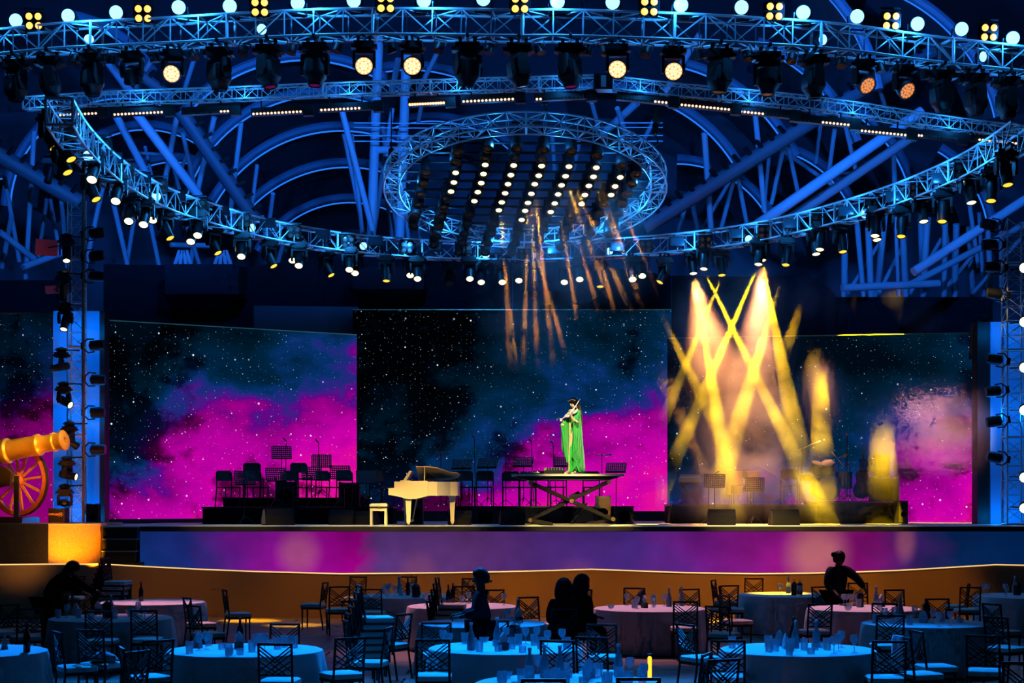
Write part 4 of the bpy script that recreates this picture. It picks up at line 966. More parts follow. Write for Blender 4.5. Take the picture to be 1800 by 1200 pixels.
# ------------------------------------------------------------------ music stands
def perforated(nx, nz, wd, ht, th=.008, hole=.5):
    mb = MB(); cw, ch = wd / nx, ht / nz
    for i in range(nx):
        mb.box((-wd / 2 + (i + .5) * cw - cw * .5 + cw * (1 - hole) / 4, 0, 0), (cw * (1 - hole), th, ht))
    mb.box((wd / 2 - cw * .1, 0, 0), (cw * (1 - hole), th, ht))
    for k in range(nz + 1):
        mb.box((0, 0, -ht / 2 + k * ch), (wd, th * .96, ch * (1 - hole)))
    return mb
desk_m = perforated(10, 6, .50, .33).box((0, -.025, -.17), (.50, .06, .01)).mesh('desk', M_blackm)
desk_s = MB().box((0, 0, 0), (.50, .012, .33)).box((0, -.025, -.17), (.50, .06, .01)).mesh('desk', mat('dark_grey_desk', (.03, .03, .03), .5))
def music_stand(label, px, py, z, y0, yaw=0, tilt=-.35, solid=False, group='music stands'):
    d = P(px, py, y0); h = d.z - z
    e = empty('music_stand', (d.x, d.y, z), (0, 0, math.radians(yaw)), label, 'music stand', group)
    link('desk', desk_s if solid else desk_m, e, T(0, 0, h) @ Rx(tilt))
    MB().cyl((0, .03, .12), (0, .03, h - .05), .012, 6).build('post', M_blackm, e)
    for k in range(3):
        a = math.radians(90 + 120 * k + 20)
        MB().cyl((0, .03, .22), (.25 * math.cos(a), .03 + .25 * math.sin(a), .012), .010, 5).build('leg', M_blackm, e)
ms = [(495, 795, zr2, 47.2, 12, 0), (565, 810, zr2, 47.2, 8, 0), (430, 840, STAGE_Z, 44.7, 25, 0), (485, 834, zr1, 45.2, 20, 0), (548, 832, zr1, 45.3, 20, 0), (598, 830, zr1, 45.2, 15, 0), (644, 838, zr1, 45.2, 10, 1), (812, 816, zr3, 47.2, -5, 0), (857, 814, zr3, 47.0, -12, 0), (920, 812, zr3, 47.2, -10, 0), (990, 812, zr3, 47.2, 0, 0), (1083, 822, STAGE_Z, 46.2, -10, 0), (1256, 845, STAGE_Z, 44.8, -12, 0), (1325, 851, STAGE_Z, 44.6, -10, 0), (1528, 818, zr4, 46.45, 10, 0)]
WM = ['beside the orchestra chairs and piano', 'behind the scissor lift', 'in the smoke among percussion']
cn = [0, 0, 0]
for px, py, z, y0, yaw, so in ms:
    g = 0 if px < 700 else 1 if px < 1150 else 2
    music_stand(f'black {"solid" if so else "perforated"} music stand {WM[g]}, {nth(cn[g])} from left', px, py, z, y0, yaw, -.35 if g != 1 else -.75, bool(so)); cn[g] += 1
# ------------------------------------------------------------------ microphone stands
def mic_stand(label, base_px, z, y0, top, boom=None):
    t = P(*top, y0); e = empty('microphone_stand', (P(base_px, 0, y0).x, y0 * K, z), None, label, 'microphone stand', 'microphone stands')
    o_ = e.location.copy(); v = t - o_
    MB().cyl((0, 0, .10), v, .011, 6).build('post', M_blackm, e)
    for k in range(3):
        a = math.radians(30 + 120 * k); MB().cyl((0, 0, .16), (.22 * math.cos(a), .22 * math.sin(a), .012), .009, 5).build('leg', M_blackm, e)
    q = v
    if boom:
        q0 = P(*boom[0], y0) - o_; q = P(*boom[1], y0) - o_; MB().cyl(q0, q, .010, 6).build('boom', mat('worn_boom_metal', (.25, .2, .14), .35, .6), e)
    dr = Vector((-.35, -.5, .45)).normalized() if not boom else (q - q0).normalized()
    MB().cyl(q, q + dr * .13, .016, 8, .024).build('microphone', mat('microphone_grey', (.22, .21, .2), .35, .5), e)
mics = [(502, zr2, 47, (503, 775), None), (561, zr2, 47, (560, 778), None), (775, zr3, 47.3, (775, 762), ((766, 794), (782, 794))), (836, zr3, 47.2, (834, 770), None), (889, zr3, 47.3, (889, 772), None), (938, zr3, 47.3, (934, 776), None), (978, zr3, 47.2, (972, 780), None), (1058, zr3, 47.2, (1058, 798), ((1046, 800), (1066, 799))), (932, STAGE_Z, 44.5, (932, 850), None),
        (1245, STAGE_Z, 44.9, (1246, 835), ((1224, 853), (1256, 832))), (1372, zr5, 46.6, (1372, 842), ((1332, 815), (1374, 843))), (1410, zr5, 47.2, (1410, 788), ((1391, 796), (1434, 778))), (1474, zr4, 46.6, (1474, 812), ((1484, 820), (1468, 801))), (1494, zr4, 46.6, (1494, 818), None), (1489, zr4, 48.2, (1489, 765), None)]
for i, (bx, z, y0, top, boom) in enumerate(mics):
    mic_stand(f'thin black microphone stand on stage, {nth(i)} from left{" with boom arm" if boom else ""}' if i != 8 else 'low microphone stand with tripod feet before the scissor lift', bx, z, y0, top, boom)

# ------------------------------------------------------------------ floor monitors and cabinets
def wedge(label, px, pyb, y0, wpx, hpx, yaw=0, lit=False):
    p = P(px, pyb, y0); p.z = STAGE_Z; s = y0 * K / F; wd, ht = wpx * s, hpx * s
    e = empty('stage_monitor', p, (0, 0, math.radians(yaw)), label, 'monitor', 'wedge monitors')
    d = ht * 1.25
    MB().prism([(-d / 2, 0), (d / 2, 0), (d / 2, ht * .35), (d * .05, ht), (-d * .28, ht), (-d / 2, ht * .55)], wd, Rz(PI / 2)).build('cabinet', M_grey, e)
    n = Vector((0, -1, 0)); ang = math.atan2(ht * .65, d * .45)
    # grille on the slope (the side away from the audience) and side panel
    MB().prism([(-d * .42, ht * .06), (d * .42, ht * .06), (d * .42, ht * .33), (d * .03, ht * .93), (-d * .25, ht * .93), (-d * .42, ht * .52)], .012, T(-wd / 2 - .006, 0, 0) @ Rz(PI / 2)).build('side_panel', mat('panel_lit_tan', (.30, .22, .12), .5) if lit else M_black, e)  # lit: warm light on this side is put into the panel colour
    MB().prism([(-d * .42, ht * .06), (d * .42, ht * .06), (d * .42, ht * .33), (d * .03, ht * .93), (-d * .25, ht * .93), (-d * .42, ht * .52)], .012, T(wd / 2 + .006, 0, 0) @ Rz(PI / 2)).build('side_panel', M_black, e)
    mb = MB()
    for sx in (-.3, .3): mb.bar((sx * wd - .06, -d * .34, ht * .82), (sx * wd + .06, -d * .34, ht * .82), .02, .02)
    mb.bar((-.3 * wd, -d * .335, ht * .815), (.3 * wd, -d * .335, ht * .815), .008, .008); mb.build('handle', M_blackm, e)
wd_ = [(489, 919, 43.6, 52, 29, 20, True, 'with a warm-lit side panel before the orchestra riser'), (604, 917, 44.2, 44, 27, -15, False, 'facing the orchestra chairs, near the piano bench'), (646, 916, 44.2, 36, 24, -20, False, 'half hidden behind the piano bench'), (808, 913, 44.0, 40, 25, 0, False, 'behind the curved tail of the piano'), (900, 913, 43.9, 42, 27, 8, False, 'at the corner of the scissor lift'), (966, 912, 44.6, 44, 24, 0, False, 'seen through the scissor lift arms'), (1268, 919, 43.5, 46, 28, 0, False, 'in yellow smoke before the percussion'), (1378, 920, 43.3, 48, 28, 5, False, 'in dense yellow smoke before the chair')]
for px, pyb, y0, wpx, hpx, yaw, lit, t in wd_: wedge('wedge floor monitor ' + t, px, pyb, y0, wpx, hpx, yaw, lit)
def cabinet(name, label, px, pyt, pyb, y0, wpx, z=None, depth=.45, m=M_black, cat='speaker'):
    z = STAGE_Z if z is None else z
    p = P(px, pyt, y0); s = y0 * K / F; wd = wpx * s; ht = p.z - z; p.z = z
    e = empty(name, p, None, label, cat)
    MB().box((0, depth / 2, ht / 2), (wd, depth, ht)).build('cabinet', m, e)
    MB().box((0, -.008, ht / 2), (wd * .9, .014, ht * .88)).build('grille', M_grey, e)
    if ht > .3:
        MB().lathe([(wd * .3, 0), (wd * .32, -.012), (wd * .26, -.02), (0, -.012)], 16, T(0, -.015, ht * .42) @ Rx(PI / 2)).build('cone', M_blackm, e, True)
    mb = MB()
    for a in (-1, 1):
        for b in (0, 1): mb.box((a * (wd / 2 - .03), depth / 2, b * ht), (.06, depth * 1.02, .03))
    mb.build('corner_guard', M_blackm, e)
    return e
cabinet('bass_cabinet', 'tall black cabinet at the end of the drum riser, larger lower one', 1557, 839, 880, 46.6, 48, zr4 + .002)
cabinet('amplifier', 'narrow black amplifier head standing on the tall cabinet', 1552, 799, 838, 46.6, 24, P(0, 839, 46.6).z + .022, .35, M_grey)
cabinet('flight_case', 'black case beside the drum riser end', 1588, 881, 918, 45.6, 16, None, .5, M_black, 'case')
cabinet('speaker_box', 'upright black speaker behind the piano leg', 731, 872, 917, 44.6, 24)
cabinet('speaker_box', 'round-topped dark speaker on the floor right of the scissor lift', 1061, 872, 905, 45.2, 26)
cabinet('equipment_box', 'low dark equipment box with light grey unit, right of the scissor lift', 1097, 890, 913, 45.4, 34, cat='box')
cabinet('equipment_box', 'dark equipment box between two monitors behind the piano tail', 853, 891, 911, 45.4, 46, cat='box')
cabinet('orchestra_speaker', 'black box on the low orchestra riser among chairs', 503, 846, 873, 46.3, 38, zr1 + .0)
cabinet('orchestra_speaker', 'black box behind the music stands at the orchestra riser end', 613, 848, 880, 46.4, 36, zr1 + .0)
cabinet('waste_bin', 'dark upright box at the foot of the cannon tower', 162, 886, 918, 44.0, 20, None, .3, M_grey, 'box')
# case with lettering
e = cabinet('equipment_case', 'black case with orange lettering below the cannon tower', 99, 894, 920, 42.4, 28, P(85, 923, 40.2).z + .032, .45, M_black, 'case')
for c_ in list(e.children):
    if c_.name.startswith('cone'): bpy.data.objects.remove(c_)
def text(body, size, loc, m, parent, name='lettering'):
    cu = bpy.data.curves.new(name, 'FONT'); cu.body = body; cu.size = size; cu.align_x = 'CENTER'; cu.align_y = 'CENTER'; cu.extrude = .002
    t = bpy.data.objects.new(name, cu); col.objects.link(t); dg = bpy.context.evaluated_depsgraph_get()
    me = bpy.data.meshes.new_from_object(t.evaluated_get(dg)); bpy.data.objects.remove(t); me.materials.append(m)
    return link(name, me, parent, T(loc) @ Rx(PI / 2))
text('DIFFUSION', .062, (-.02, -.02, .19), mat('orange_print_glow', (.9, .4, .1), .5, emit=(.6, .16, .03), es=.25, sampled=False), e)  # faint emission makes the print look lit; it is no lamp
MB().tube([(.03, -.018, .155), (.13, -.018, .15), (.16, -.018, .19), (.13, -.018, .235), (.07, -.018, .225)], .003, 4).build('print_outline', mat('pale_print', (.6, .6, .6), .5), e)

# keyboard station and percussion in the smoke
e = empty('keyboard', on_deck(1213, zr5, 46.9), (0, 0, -.15), 'pale keyboard on a dark stand at the edge of the smoky riser', 'keyboard')
MB().box((0, 0, .62), (.55, .35, .12)).box((0, 0, .72), (.52, .30, .06)).build('body', mat('grey_keyboard', (.22, .22, .24), .4), e); MB().box((0, -.16, .685), (.5, .05, .012)).build('keys', mat('ivory_keys', (.8, .8, .75), .3), e)
MB().box((0, 0, .52), (.52, .30, .08)).bar((-.22, 0, 0), (.22, 0, .5), .04).bar((.22, .04, 0), (-.22, .04, .5), .04).build('stand', M_blackm, e)
def drum(mb_shell, mb_head, c, r, h, mtx=I4):
    mb_shell.lathe([(r, -h / 2), (r, h / 2)], 20, T(c) @ mtx, cap=False); mb_shell.lathe([(r, -h / 2), (r + .015, -h / 2), (r + .015, -h / 2 + .03), (r, -h / 2 + .03)], 20, T(c) @ mtx, cap=False)
    mb_shell.lathe([(r, h / 2 - .03), (r + .015, h / 2 - .03), (r + .015, h / 2), (r, h / 2)], 20, T(c) @ mtx, cap=False)
    mb_head.lathe([(r, h / 2 + .002), (0, h / 2 + .003)], 20, T(c) @ mtx); mb_head.lathe([(r, -h / 2 - .002), (0, -h / 2 - .003)], 20, T(c) @ mtx)
M_shell = mat('grey_blue_drum_shell', (.10, .11, .14), .3, .3, noise=(8, .2)); M_dhead = mat('cream_drum_head', (.30, .26, .20), .5); M_chrome = mat('chrome', (.75, .75, .75), .15, 1.0)
M_cym = mat('brass_cymbal', (.75, .52, .18), .25, .9)
e = empty('drum_kit', on_deck(1452, zr4, 46.8), None, 'drum kit with grey shells and cream bass drum head on its riser', 'drum kit')
def dpart(nm, c, r, h, mtx=I4):
    a, b = MB(), MB(); drum(a, b, Vector(c), r, h, mtx); o = a.build(nm, M_shell, e, True); b.build('drum_head', M_dhead, o)
dpart('bass_drum', (-.02, -.05, .33), .31, .42, Rx(PI / 2) @ Ry(.3)); dpart('rack_tom', (-.24, .0, .83), .16, .24, Rx(.5) @ Ry(.25)); dpart('rack_tom', (.06, .0, .85), .17, .25, Rx(.5) @ Ry(-.2)); dpart('floor_tom', (.46, .05, .52), .21, .42)
dpart('snare_drum', (-.42, .35, .60), .18, .15, Rx(.15))
for nm, c, r, a in (('cymbal', (-.12, .25, 1.12), .2, .35), ('cymbal', (.55, .3, 1.15), .22, -.3), ('hi_hat', (-.62, .3, .85), .17, 0.05)):
    o = MB().lathe([(r, -.005), (r * .35, .012), (r * .2, .03), (0, .035)], 20, T(c) @ Ry(a)).build(nm, M_cym, e, True)
    MB().cyl((c[0], c[1], .02), c, .011, 6).cyl((c[0], c[1], .25), (c[0] + .2, c[1] + .1, .01), .009, 5).cyl((c[0], c[1], .25), (c[0] - .2, c[1] + .1, .01), .009, 5).build('cymbal_stand', M_chrome, o if False else e)
MB().cyl((0, -.02, .6), (-.2, 0, .8), .012, 6).cyl((0, -.02, .6), (.06, 0, .8), .012, 6).cyl((-.02, -.05, .55), (0, -.02, .62), .02, 6).build('tom_mount', M_chrome, e)
e = empty('percussion_table', on_deck(1290, zr5, 47.2), None, 'percussion rack with a standing orange-lit drum in the smoke', 'percussion')
a, b = MB(), MB(); drum(a, b, Vector((0, 0, .55)), .2, .6); o = a.build('conga', mat('orange_conga', (.5, .25, .08), .35), e, True); b.build('drum_head', M_dhead, o)
a, b = MB(), MB(); drum(a, b, Vector((.48, 0, .6)), .17, .5); o = a.build('conga', mat('orange_conga', (.5, .25, .08), .35), e, True); b.build('drum_head', M_dhead, o)
for x in (-.12, .12, .38, .58): MB().cyl((x, 0, 0), (x, 0, .36), .012, 5).build('leg', M_chrome, e)
MB().cyl((-.2, 0, .87), (.2, .0, .9), .014, 6).build('rail', M_chrome, e)
e = empty('double_bass', on_deck(1513, zr4, 47.0), (0, .06, -.2), 'upright string bass leaning behind the microphone stand and music stand', 'double bass')
out = []
for z, hw in ((.06, .05), (.10, .17), (.24, .22), (.38, .19), (.46, .14), (.54, .15), (.66, .18), (.76, .13), (.82, .05)):
    out.append([Vector((x * hw, y * .09, z)) for x, y in ((-1, 0), (-.8, -1), (.8, -1), (1, 0), (.8, 1), (-.8, 1))])
MB().loft(out).build('body', mat('brown_varnish', (.16, .06, .02), .3), e, True); MB().bar((0, -.09, .72), (0, -.05, 1.32), .045, .03).build('neck', M_black, e)
MB().box((0, -.05, 1.36), (.05, .05, .12)).build('scroll', mat('brown_varnish', (.16, .06, .02), .3), e); MB().cyl((0, 0, 0), (0, 0, .08), .01, 6).build('endpin', M_chrome, e)
# speaker hung beside the drum end column
e = empty('wall_speaker', P(1712, 598, 46.4), (0, .06, -.3), 'slim bronze-lit speaker hung beside the drum end column', 'speaker')
MB().box((0, .15, 0), (.20, .3, .92)).build('cabinet', M_black, e); MB().box((0, -.012, 0), (.17, .02, .84)).build('grille', mat('bronze_grille', (.20, .10, .05), .4), e); MB().bar((0, .2, .46), (.3, .3, .60), .04).build('bracket', M_blackm, e)

# ------------------------------------------------------------------ grand piano (keyboard end to the viewer's left)
py0 = 42.4; S = py0 * K / F
po = P(743, 924, py0); po.z = STAGE_Z
pn = empty('grand_piano', po, None, 'cream white grand piano with open lid on the stage', 'piano')
def px_(x, y, d=0.0): return Vector(((x - 743) * S, d, P(0, y, py0).z - STAGE_Z))
dp = 1.35                                            # depth of the case, away from the viewer
# case outline in plan (x, y): straight bass side far, curved side near
zt, zb = px_(0, 846).z, px_(0, 871).z; zt2 = px_(0, 845).z
xs = lambda p: (p - 743) * S
plan = [(xs(693), 0), (xs(752), 0), (xs(768), .10), (xs(780), .34), (xs(790), .55), (xs(803), .62), (xs(806), .80), (xs(803), 1.02), (xs(790), 1.20), (xs(752), 1.33), (xs(693), dp)]
n = len(plan)
MB().add([(x, y, z) for z in (zb, zt) for x, y in plan], [tuple(range(n - 1, -1, -1)), tuple(range(n, 2 * n))] + [(i, (i + 1) % n, n + (i + 1) % n, n + i) for i in range(n)]).build('case', M_white, pn)
# near cheek with the keyboard scoop
cheek = [(xs(683), zb + .02), (xs(683), px_(0, 858).z), (xs(697), px_(0, 857).z), (xs(705), px_(0, 853).z), (xs(708), px_(0, 848).z), (xs(711), zt + .012), (xs(752), zt + .012), (xs(752), zb - .0), (xs(742), zb - .04), (xs(730), zb - .075), (xs(716), zb - .075), (xs(704), zb - .03), (xs(693), zb)]
for y in (-.03, dp + .03): MB().prism(cheek, .055, T(0, y, 0)).build('cheek', M_white, pn)
MB().box(((xs(684) + xs(697)) / 2, dp / 2, zb + .09), (xs(697) - xs(684), dp - .08, .05)).build('key_bed', M_white, pn)
MB().box((xs(692), dp / 2, zb + .13), (.15, dp - .12, .02)).build('white_keys', mat('ivory_keys', (.8, .8, .75), .3), pn)
mb = MB()
for k in range(36):
    if k % 7 not in (2, 6): mb.box((xs(694), .1 + (dp - .2) * (k + .5) / 36, zb + .148), (.09, .013, .018))
mb.build('black_keys', M_black, pn)
# music desk
MB().prism([(xs(702), zt + .01), (xs(706), zt + .01), (xs(712), zt + .0), (xs(723), px_(0, 828).z), (xs(719), px_(0, 826).z), (xs(708), zt + .04)], dp * .7, T(0, dp / 2, 0)).build('music_desk', mat('yellow_cream_lacquer', (.8, .72, .45), .25), pn)
# lid: hinged on the far side, near edge raised; seen from below
rise = px_(0, 827).z - zt
lidp = [(xs(731), 0), (xs(752), 0), (xs(768), .10), (xs(780), .34), (xs(790), .52), (xs(803), .60), (xs(807), .80), (xs(803), 1.02), (xs(790), 1.20), (xs(752), 1.33), (xs(731), dp)]
def lz(y): return zt + .03 + (dp - y) / dp * (rise + .05)
m_ = len(lidp)
vs = [(x, y, lz(y)) for x, y in lidp] + [(x, y, lz(y) + .022) for x, y in lidp]
MB().add(vs, [tuple(range(m_ - 1, -1, -1)), tuple(range(m_, 2 * m_))] + [(i, (i + 1) % m_, m_ + (i + 1) % m_, m_ + i) for i in range(m_)]).build('lid', mat('lid_orange_lit', (.75, .5, .2), .3), pn)  # orange light on the lid is put into its lacquer colour
MB().cyl((xs(746), .06, zt), (xs(746), .02, lz(.05)), .011, 6).build('lid_prop', M_white, pn)
MB().box((xs(712), dp / 2, zt + .014), (.22, dp, .022)).build('front_lid', M_white, pn)
def pleg(x, y):
    MB().loft([[Vector((xs(x) + a * w_, y + b * w_, z)) for a, b in ((-1, -1), (1, -1), (1, 1), (-1, 1))] for z, w_ in ((.05, .032), (.10, .045), (.16, .042), (zb * .75, .062), (zb - .04, .075), (zb + .01, .09))]).build('leg', M_white, pn)
    MB().cyl((xs(x) - .02, y, .03), (xs(x) + .02, y, .03), .03, 10).build('caster', M_floorw, pn)
pleg(718, .06); pleg(708, dp - .06); pleg(793, .82)
MB().bar((xs(731), dp / 2, zb), (xs(722), dp / 2, .10), .03, .1).bar((xs(722), dp / 2 - .12, .11), (xs(722), dp / 2 + .12, .11), .07, .05).build('pedal_lyre', M_white, pn)
mb = MB()
for k in (-1, 0, 1): mb.box((xs(716), dp / 2 + k * .06, .08), (.12, .025, .015))
mb.bar((xs(720), dp / 2 - .09, .085), (xs(720), dp / 2 + .09, .085), .02, .02); mb.build('pedal', M_floorw, pn)
be = empty('piano_bench', P(665, 924, 42.6), None, 'cream padded piano bench left of the piano', 'bench'); q = P(665, 924, 42.6); q.z = STAGE_Z; be.location = q
S2 = 42.6 * K / F; hb = 38 * S2
MB().loft([[Vector((x * a, .18 + y * b, z)) for x, y in ((-1, -1), (1, -1), (1, 1), (-1, 1))] for a, b, z in ((.19, .16, hb - .07), (.205, .175, hb - .05), (.20, .17, hb - .01), (.16, .13, hb + .015))]).build('cushion', M_white, be, True)
MB().box((0, .18, hb - .085), (.41, .35, .02)).build('dark_band', M_black, be); MB().box((0, .18, hb - .13), (.39, .33, .07)).build('apron', M_white, be)
MB().cyl((.02, -.005, hb - .06), (.02, -.03, hb - .06), .025, 10).build('knob', M_floorw, be)
for a in (-.165, .165):
    for b in (.04, .32): MB().bar((a, b, 0), (a, b, hb - .1), .055, .055).build('leg', M_white, be)

# ------------------------------------------------------------------ scissor lift
ly0 = 42.5; S3 = ly0 * K / F; LO = P(998, 924, ly0); LO.z = STAGE_Z; ld = 1.3
le = empty('scissor_lift', LO, None, 'black scissor lift platform raised under the violinist', 'lift')
def lx(x, y, d=0.0): return Vector(((x - 998) * S3, d, P(0, y, ly0).z - STAGE_Z))
ztop = lx(0, 832.5).z
MB().box((0, ld / 2, ztop - .025), (198 * S3, ld, .05)).build('platform', mat('pale_platform_edge', (.55, .48, .34), .5), le)
MB().prism([(-93 * S3, ztop - .05), (93 * S3, ztop - .05), (88 * S3, ztop - .09), (74 * S3, ztop - .14), (-70 * S3, ztop - .14), (-88 * S3, ztop - .09)], ld * .86, T(0, ld / 2, 0)).build('under_frame', M_blackm, le)
MB().box((0, ld / 2, .02), (150 * S3, ld * .9, .035)).build('base_plate', mat('worn_steel', (.3, .27, .2), .5, .5), le)
M_arm = mat('black_arm_steel', (.015, .014, .012), .35, .3)
for d in (.08, ld - .08):
    MB().bar(lx(932, 847, d), lx(1078, 913, d), .11, .08).bar(lx(932, 845, d - .045), lx(1078, 911, d - .045), .012, .012).build('arm', M_arm, le)
    MB().bar(lx(1072, 846, d + .09), lx(931, 914, d + .09), .11, .08).build('arm', M_arm, le)
    MB().bar(lx(931, 913, d), lx(972, 922, d), .10, .08).build('foot_arm', M_arm, le); MB().bar(lx(1079, 911, d + .09), lx(1036, 922, d + .09), .10, .08).build('foot_arm', M_arm, le)
    for x, y in ((932, 914), (1078, 912), (1005, 880), (934, 848), (1071, 847)): MB().cyl(lx(x, y, d - .07), lx(x, y, d + .16), .05, 10).build('pivot', mat('bronze_pivot', (.3, .2, .08), .4, .6), le)
MB().cyl(lx(1004, 922, ld / 2), lx(1024, 896, ld / 2), .05, 10).cyl(lx(1022, 898, ld / 2), lx(1034, 884, ld / 2), .03, 8).build('hydraulic_ram', M_arm, le)
MB().box(lx(1012, 870, ld / 2), (.25, .3, .1), Ry(-.45).to_3x3()).build('power_pack', M_grey, le)
# equipment on the platform
zpl = STAGE_Z + ztop
for lab, x, wpx, h_, dd, nm in (('small mixer of knobs on the scissor lift, by the violinist', 975, 36, .15, .5, 'mixer'), ('low pedal board at the end of the scissor lift platform', 932, 34, .05, .5, 'pedal_board')):
    q = LO + lx(x, 832, dd); q.z = zpl; e = empty(nm, q, None, lab, 'audio mixer' if nm == 'mixer' else 'pedal board')
    w_ = wpx * S3
    MB().prism([(-.16, 0), (.16, 0), (.16, h_), (.05, h_), (-.16, h_ * .5)], w_, Rz(PI / 2)).build('body', M_grey, e)
    mb = MB()
    for i in range(7):
        for k in range(3): mb.cyl((-w_ * .4 + w_ * .8 * i / 6, -.10 + .07 * k, h_ * (.55 + .15 * k)), (-w_ * .4 + w_ * .8 * i / 6, -.105 + .07 * k, h_ * (.62 + .16 * k) + .012), .012, 6)
    mb.build('knob_bank', mat('grey_knob', (.3, .26, .22), .4), e); e.children[-1]['kind'] = 'stuff'
# ------------------------------------------------------------------ cannon on the podium
CO_ = P(30, 908, 42.6); ztp = zt_pod = P(85, 923, 40.2).z + .03
CO_.z = ztp
cn_ = empty('cannon', CO_, None, 'golden cannon on spoked orange wheels at the stage corner', 'cannon')
yaw = math.radians(-24); s4 = 42.6 * K / F; WR = 62 * s4; zc = .16 + WR
fw = Vector((math.cos(yaw), math.sin(yaw), 0)); ax = Vector((-math.sin(yaw), math.cos(yaw), 0))   # forward, axle (away)
def wheel(center, nm='wheel'):
    m = Matrix(((fw.x, ax.x, 0, center.x), (fw.y, ax.y, 0, center.y), (0, 0, 1, center.z), (0, 0, 0, 1)))
    rim = MB(); rr = []
    N = 36
    rim.lathe([(WR - .10, -.055), (WR, -.055), (WR, .055), (WR - .10, .055), (WR - .10, -.055)], N, m @ Rx(PI / 2), cap=False)
    o = rim.build(nm, M_wood, cn_, True)
    MB().lathe([(WR, -.05), (WR + .015, -.05), (WR + .015, .05), (WR, .05)], N, m @ Rx(PI / 2), cap=False).build('tyre_band', mat('iron_band', (.06, .04, .03), .4, .6), o)
    MB().lathe([(.05, -.16), (.10, -.12), (.13, -.05), (.13, .05), (.10, .12), (.05, .16)], 16, m @ Rx(PI / 2)).build('hub', M_wood, o, True)
    for k in range(12):
        a = 2 * PI * k / 12 + .13
        MB().bar(m @ Vector((.11 * math.cos(a), 0, .11 * math.sin(a))), m @ Vector(((WR - .08) * math.cos(a), 0, (WR - .08) * math.sin(a))), .055, .045, up=ax).build('spoke', M_wood, o)
    return o
wc_far = Vector(((28 - 30) * s4, .25, zc)); wc_near = wc_far - ax * 1.55 + fw * -.35
wheel(wc_far); wheel(wc_near)
mid = (wc_far + wc_near) / 2
MB().cyl(wc_near - ax * .1, wc_far + ax * .1, .05, 10).build('axle', M_dsteel, cn_)
mz = P(115, 773, 42.2) - CO_                           # muzzle centre
br0 = P(-62, 806, 42.9) - CO_
d = (mz - br0).normalized(); L = (mz - br0).length
M_b = Matrix.Translation(br0) @ d.to_track_quat('Z', 'Y').to_matrix().to_4x4()
R0 = 15 * s4
prof = [(0, -.25), (.06, -.24), (.07, -.18), (.04, -.12), (R0 * 1.25, -.08), (R0 * 1.5, 0), (R0 * 1.5, .10), (R0 * 1.38, .13), (R0 * 1.38, L * .38), (R0 * 1.5, L * .40), (R0 * 1.5, L * .44), (R0 * 1.25, L * .46), (R0 * 1.16, L * .70), (R0 * 1.28, L * .72), (R0 * 1.28, L * .75), (R0 * 1.05, L * .77), (R0 * .98, L * .86), (R0 * 1.10, L * .88), (R0 * 1.10, L * .90), (R0 * .98, L * .91), (R0 * 1.0, L * .95), (R0 * 1.2, L * .97), (R0 * 1.2, L * .99), (R0 * 1.0, L), (R0 * .36, L), (R0 * .34, L * .93), (0, L * .93)]
MB().lathe(prof, 28, M_b).build('barrel', M_gold, cn_, True)
# decorated band and carriage
mb = MB()
for k in range(14):
    a = 2 * PI * k / 14; mb.lathe([(0, -.035), (.03, 0), (0, .035)], 6, M_b @ T(R0 * 1.02 * math.cos(a), R0 * 1.02 * math.sin(a), L * .90))
o = mb.build('muzzle_ornament', M_gold, cn_, True); o['kind'] = 'stuff'
for s in (-.28, .28):
    MB().prism([(-.55, -.25), (.38, -.12), (.42, .18), (.20, .34), (-.05, .30), (-.6, .05)], .09, T(mid + ax * s * .9) @ Matrix(((fw.x, ax.x, 0, 0), (fw.y, ax.y, 0, 0), (0, 0, 1, 0), (0, 0, 0, 1)))).build('carriage_cheek', mat('dark_carriage_wood', (.04, .02, .012), .5), cn_)
MB().bar(mid + fw * -.2 + Vector((0, 0, -.15)), mid + fw * -2.2 + Vector((0, 0, -zc + .12)), .22, .2).build('trail', mat('dark_carriage_wood', (.04, .02, .012), .5), cn_)
MB().box(P(20, 914, 42.2) - CO_ + Vector((-.3, .25, -.0)) * 1 + Vector((0, 0, 0)), (1.35, 1.4, .14)).build('plinth', M_black, cn_)
MB().bar(mid + ax * .3 + fw * .5 + Vector((0, 0, -zc + .05)), mid + ax * .3 + fw * .5 + Vector((0, 0, .1)), .1, .1).build('prop_post', M_black, cn_)

# ------------------------------------------------------------------ people
def skin_mesh(name, joints, edges, m, root, sub=2):
    """connected joints (pos, radius) grown into one surface"""
    names = list(joints); idx = {k: i for i, k in enumerate(names)}
    me = bpy.data.meshes.new(name); me.from_pydata([joints[k][0] for k in names], [(idx[a], idx[b]) for a, b in edges], [])
    o = bpy.data.objects.new(name, me); col.objects.link(o)
    md = o.modifiers.new('skin', 'SKIN'); md.use_smooth_shade = True; md.branch_smoothing = .6
    sv = me.skin_vertices[0].data
    for k in names:
        r = joints[k][1]; sv[idx[k]].radius = (r, r) if not isinstance(r, tuple) else r
        sv[idx[k]].use_root = (k == root)
    s = o.modifiers.new('sub', 'SUBSURF'); s.levels = sub; s.render_levels = sub
    dg = bpy.context.evaluated_depsgraph_get(); dg.update()
    out = bpy.data.meshes.new_from_object(o.evaluated_get(dg)); out.name = name
    bpy.data.objects.remove(o); out.materials.clear(); out.materials.append(m)
    out.polygons.foreach_set('use_smooth', [True] * len(out.polygons))
    return out
def V(*a): return Vector(a)
def lerp(a, b, t): return a.lerp(b, t)
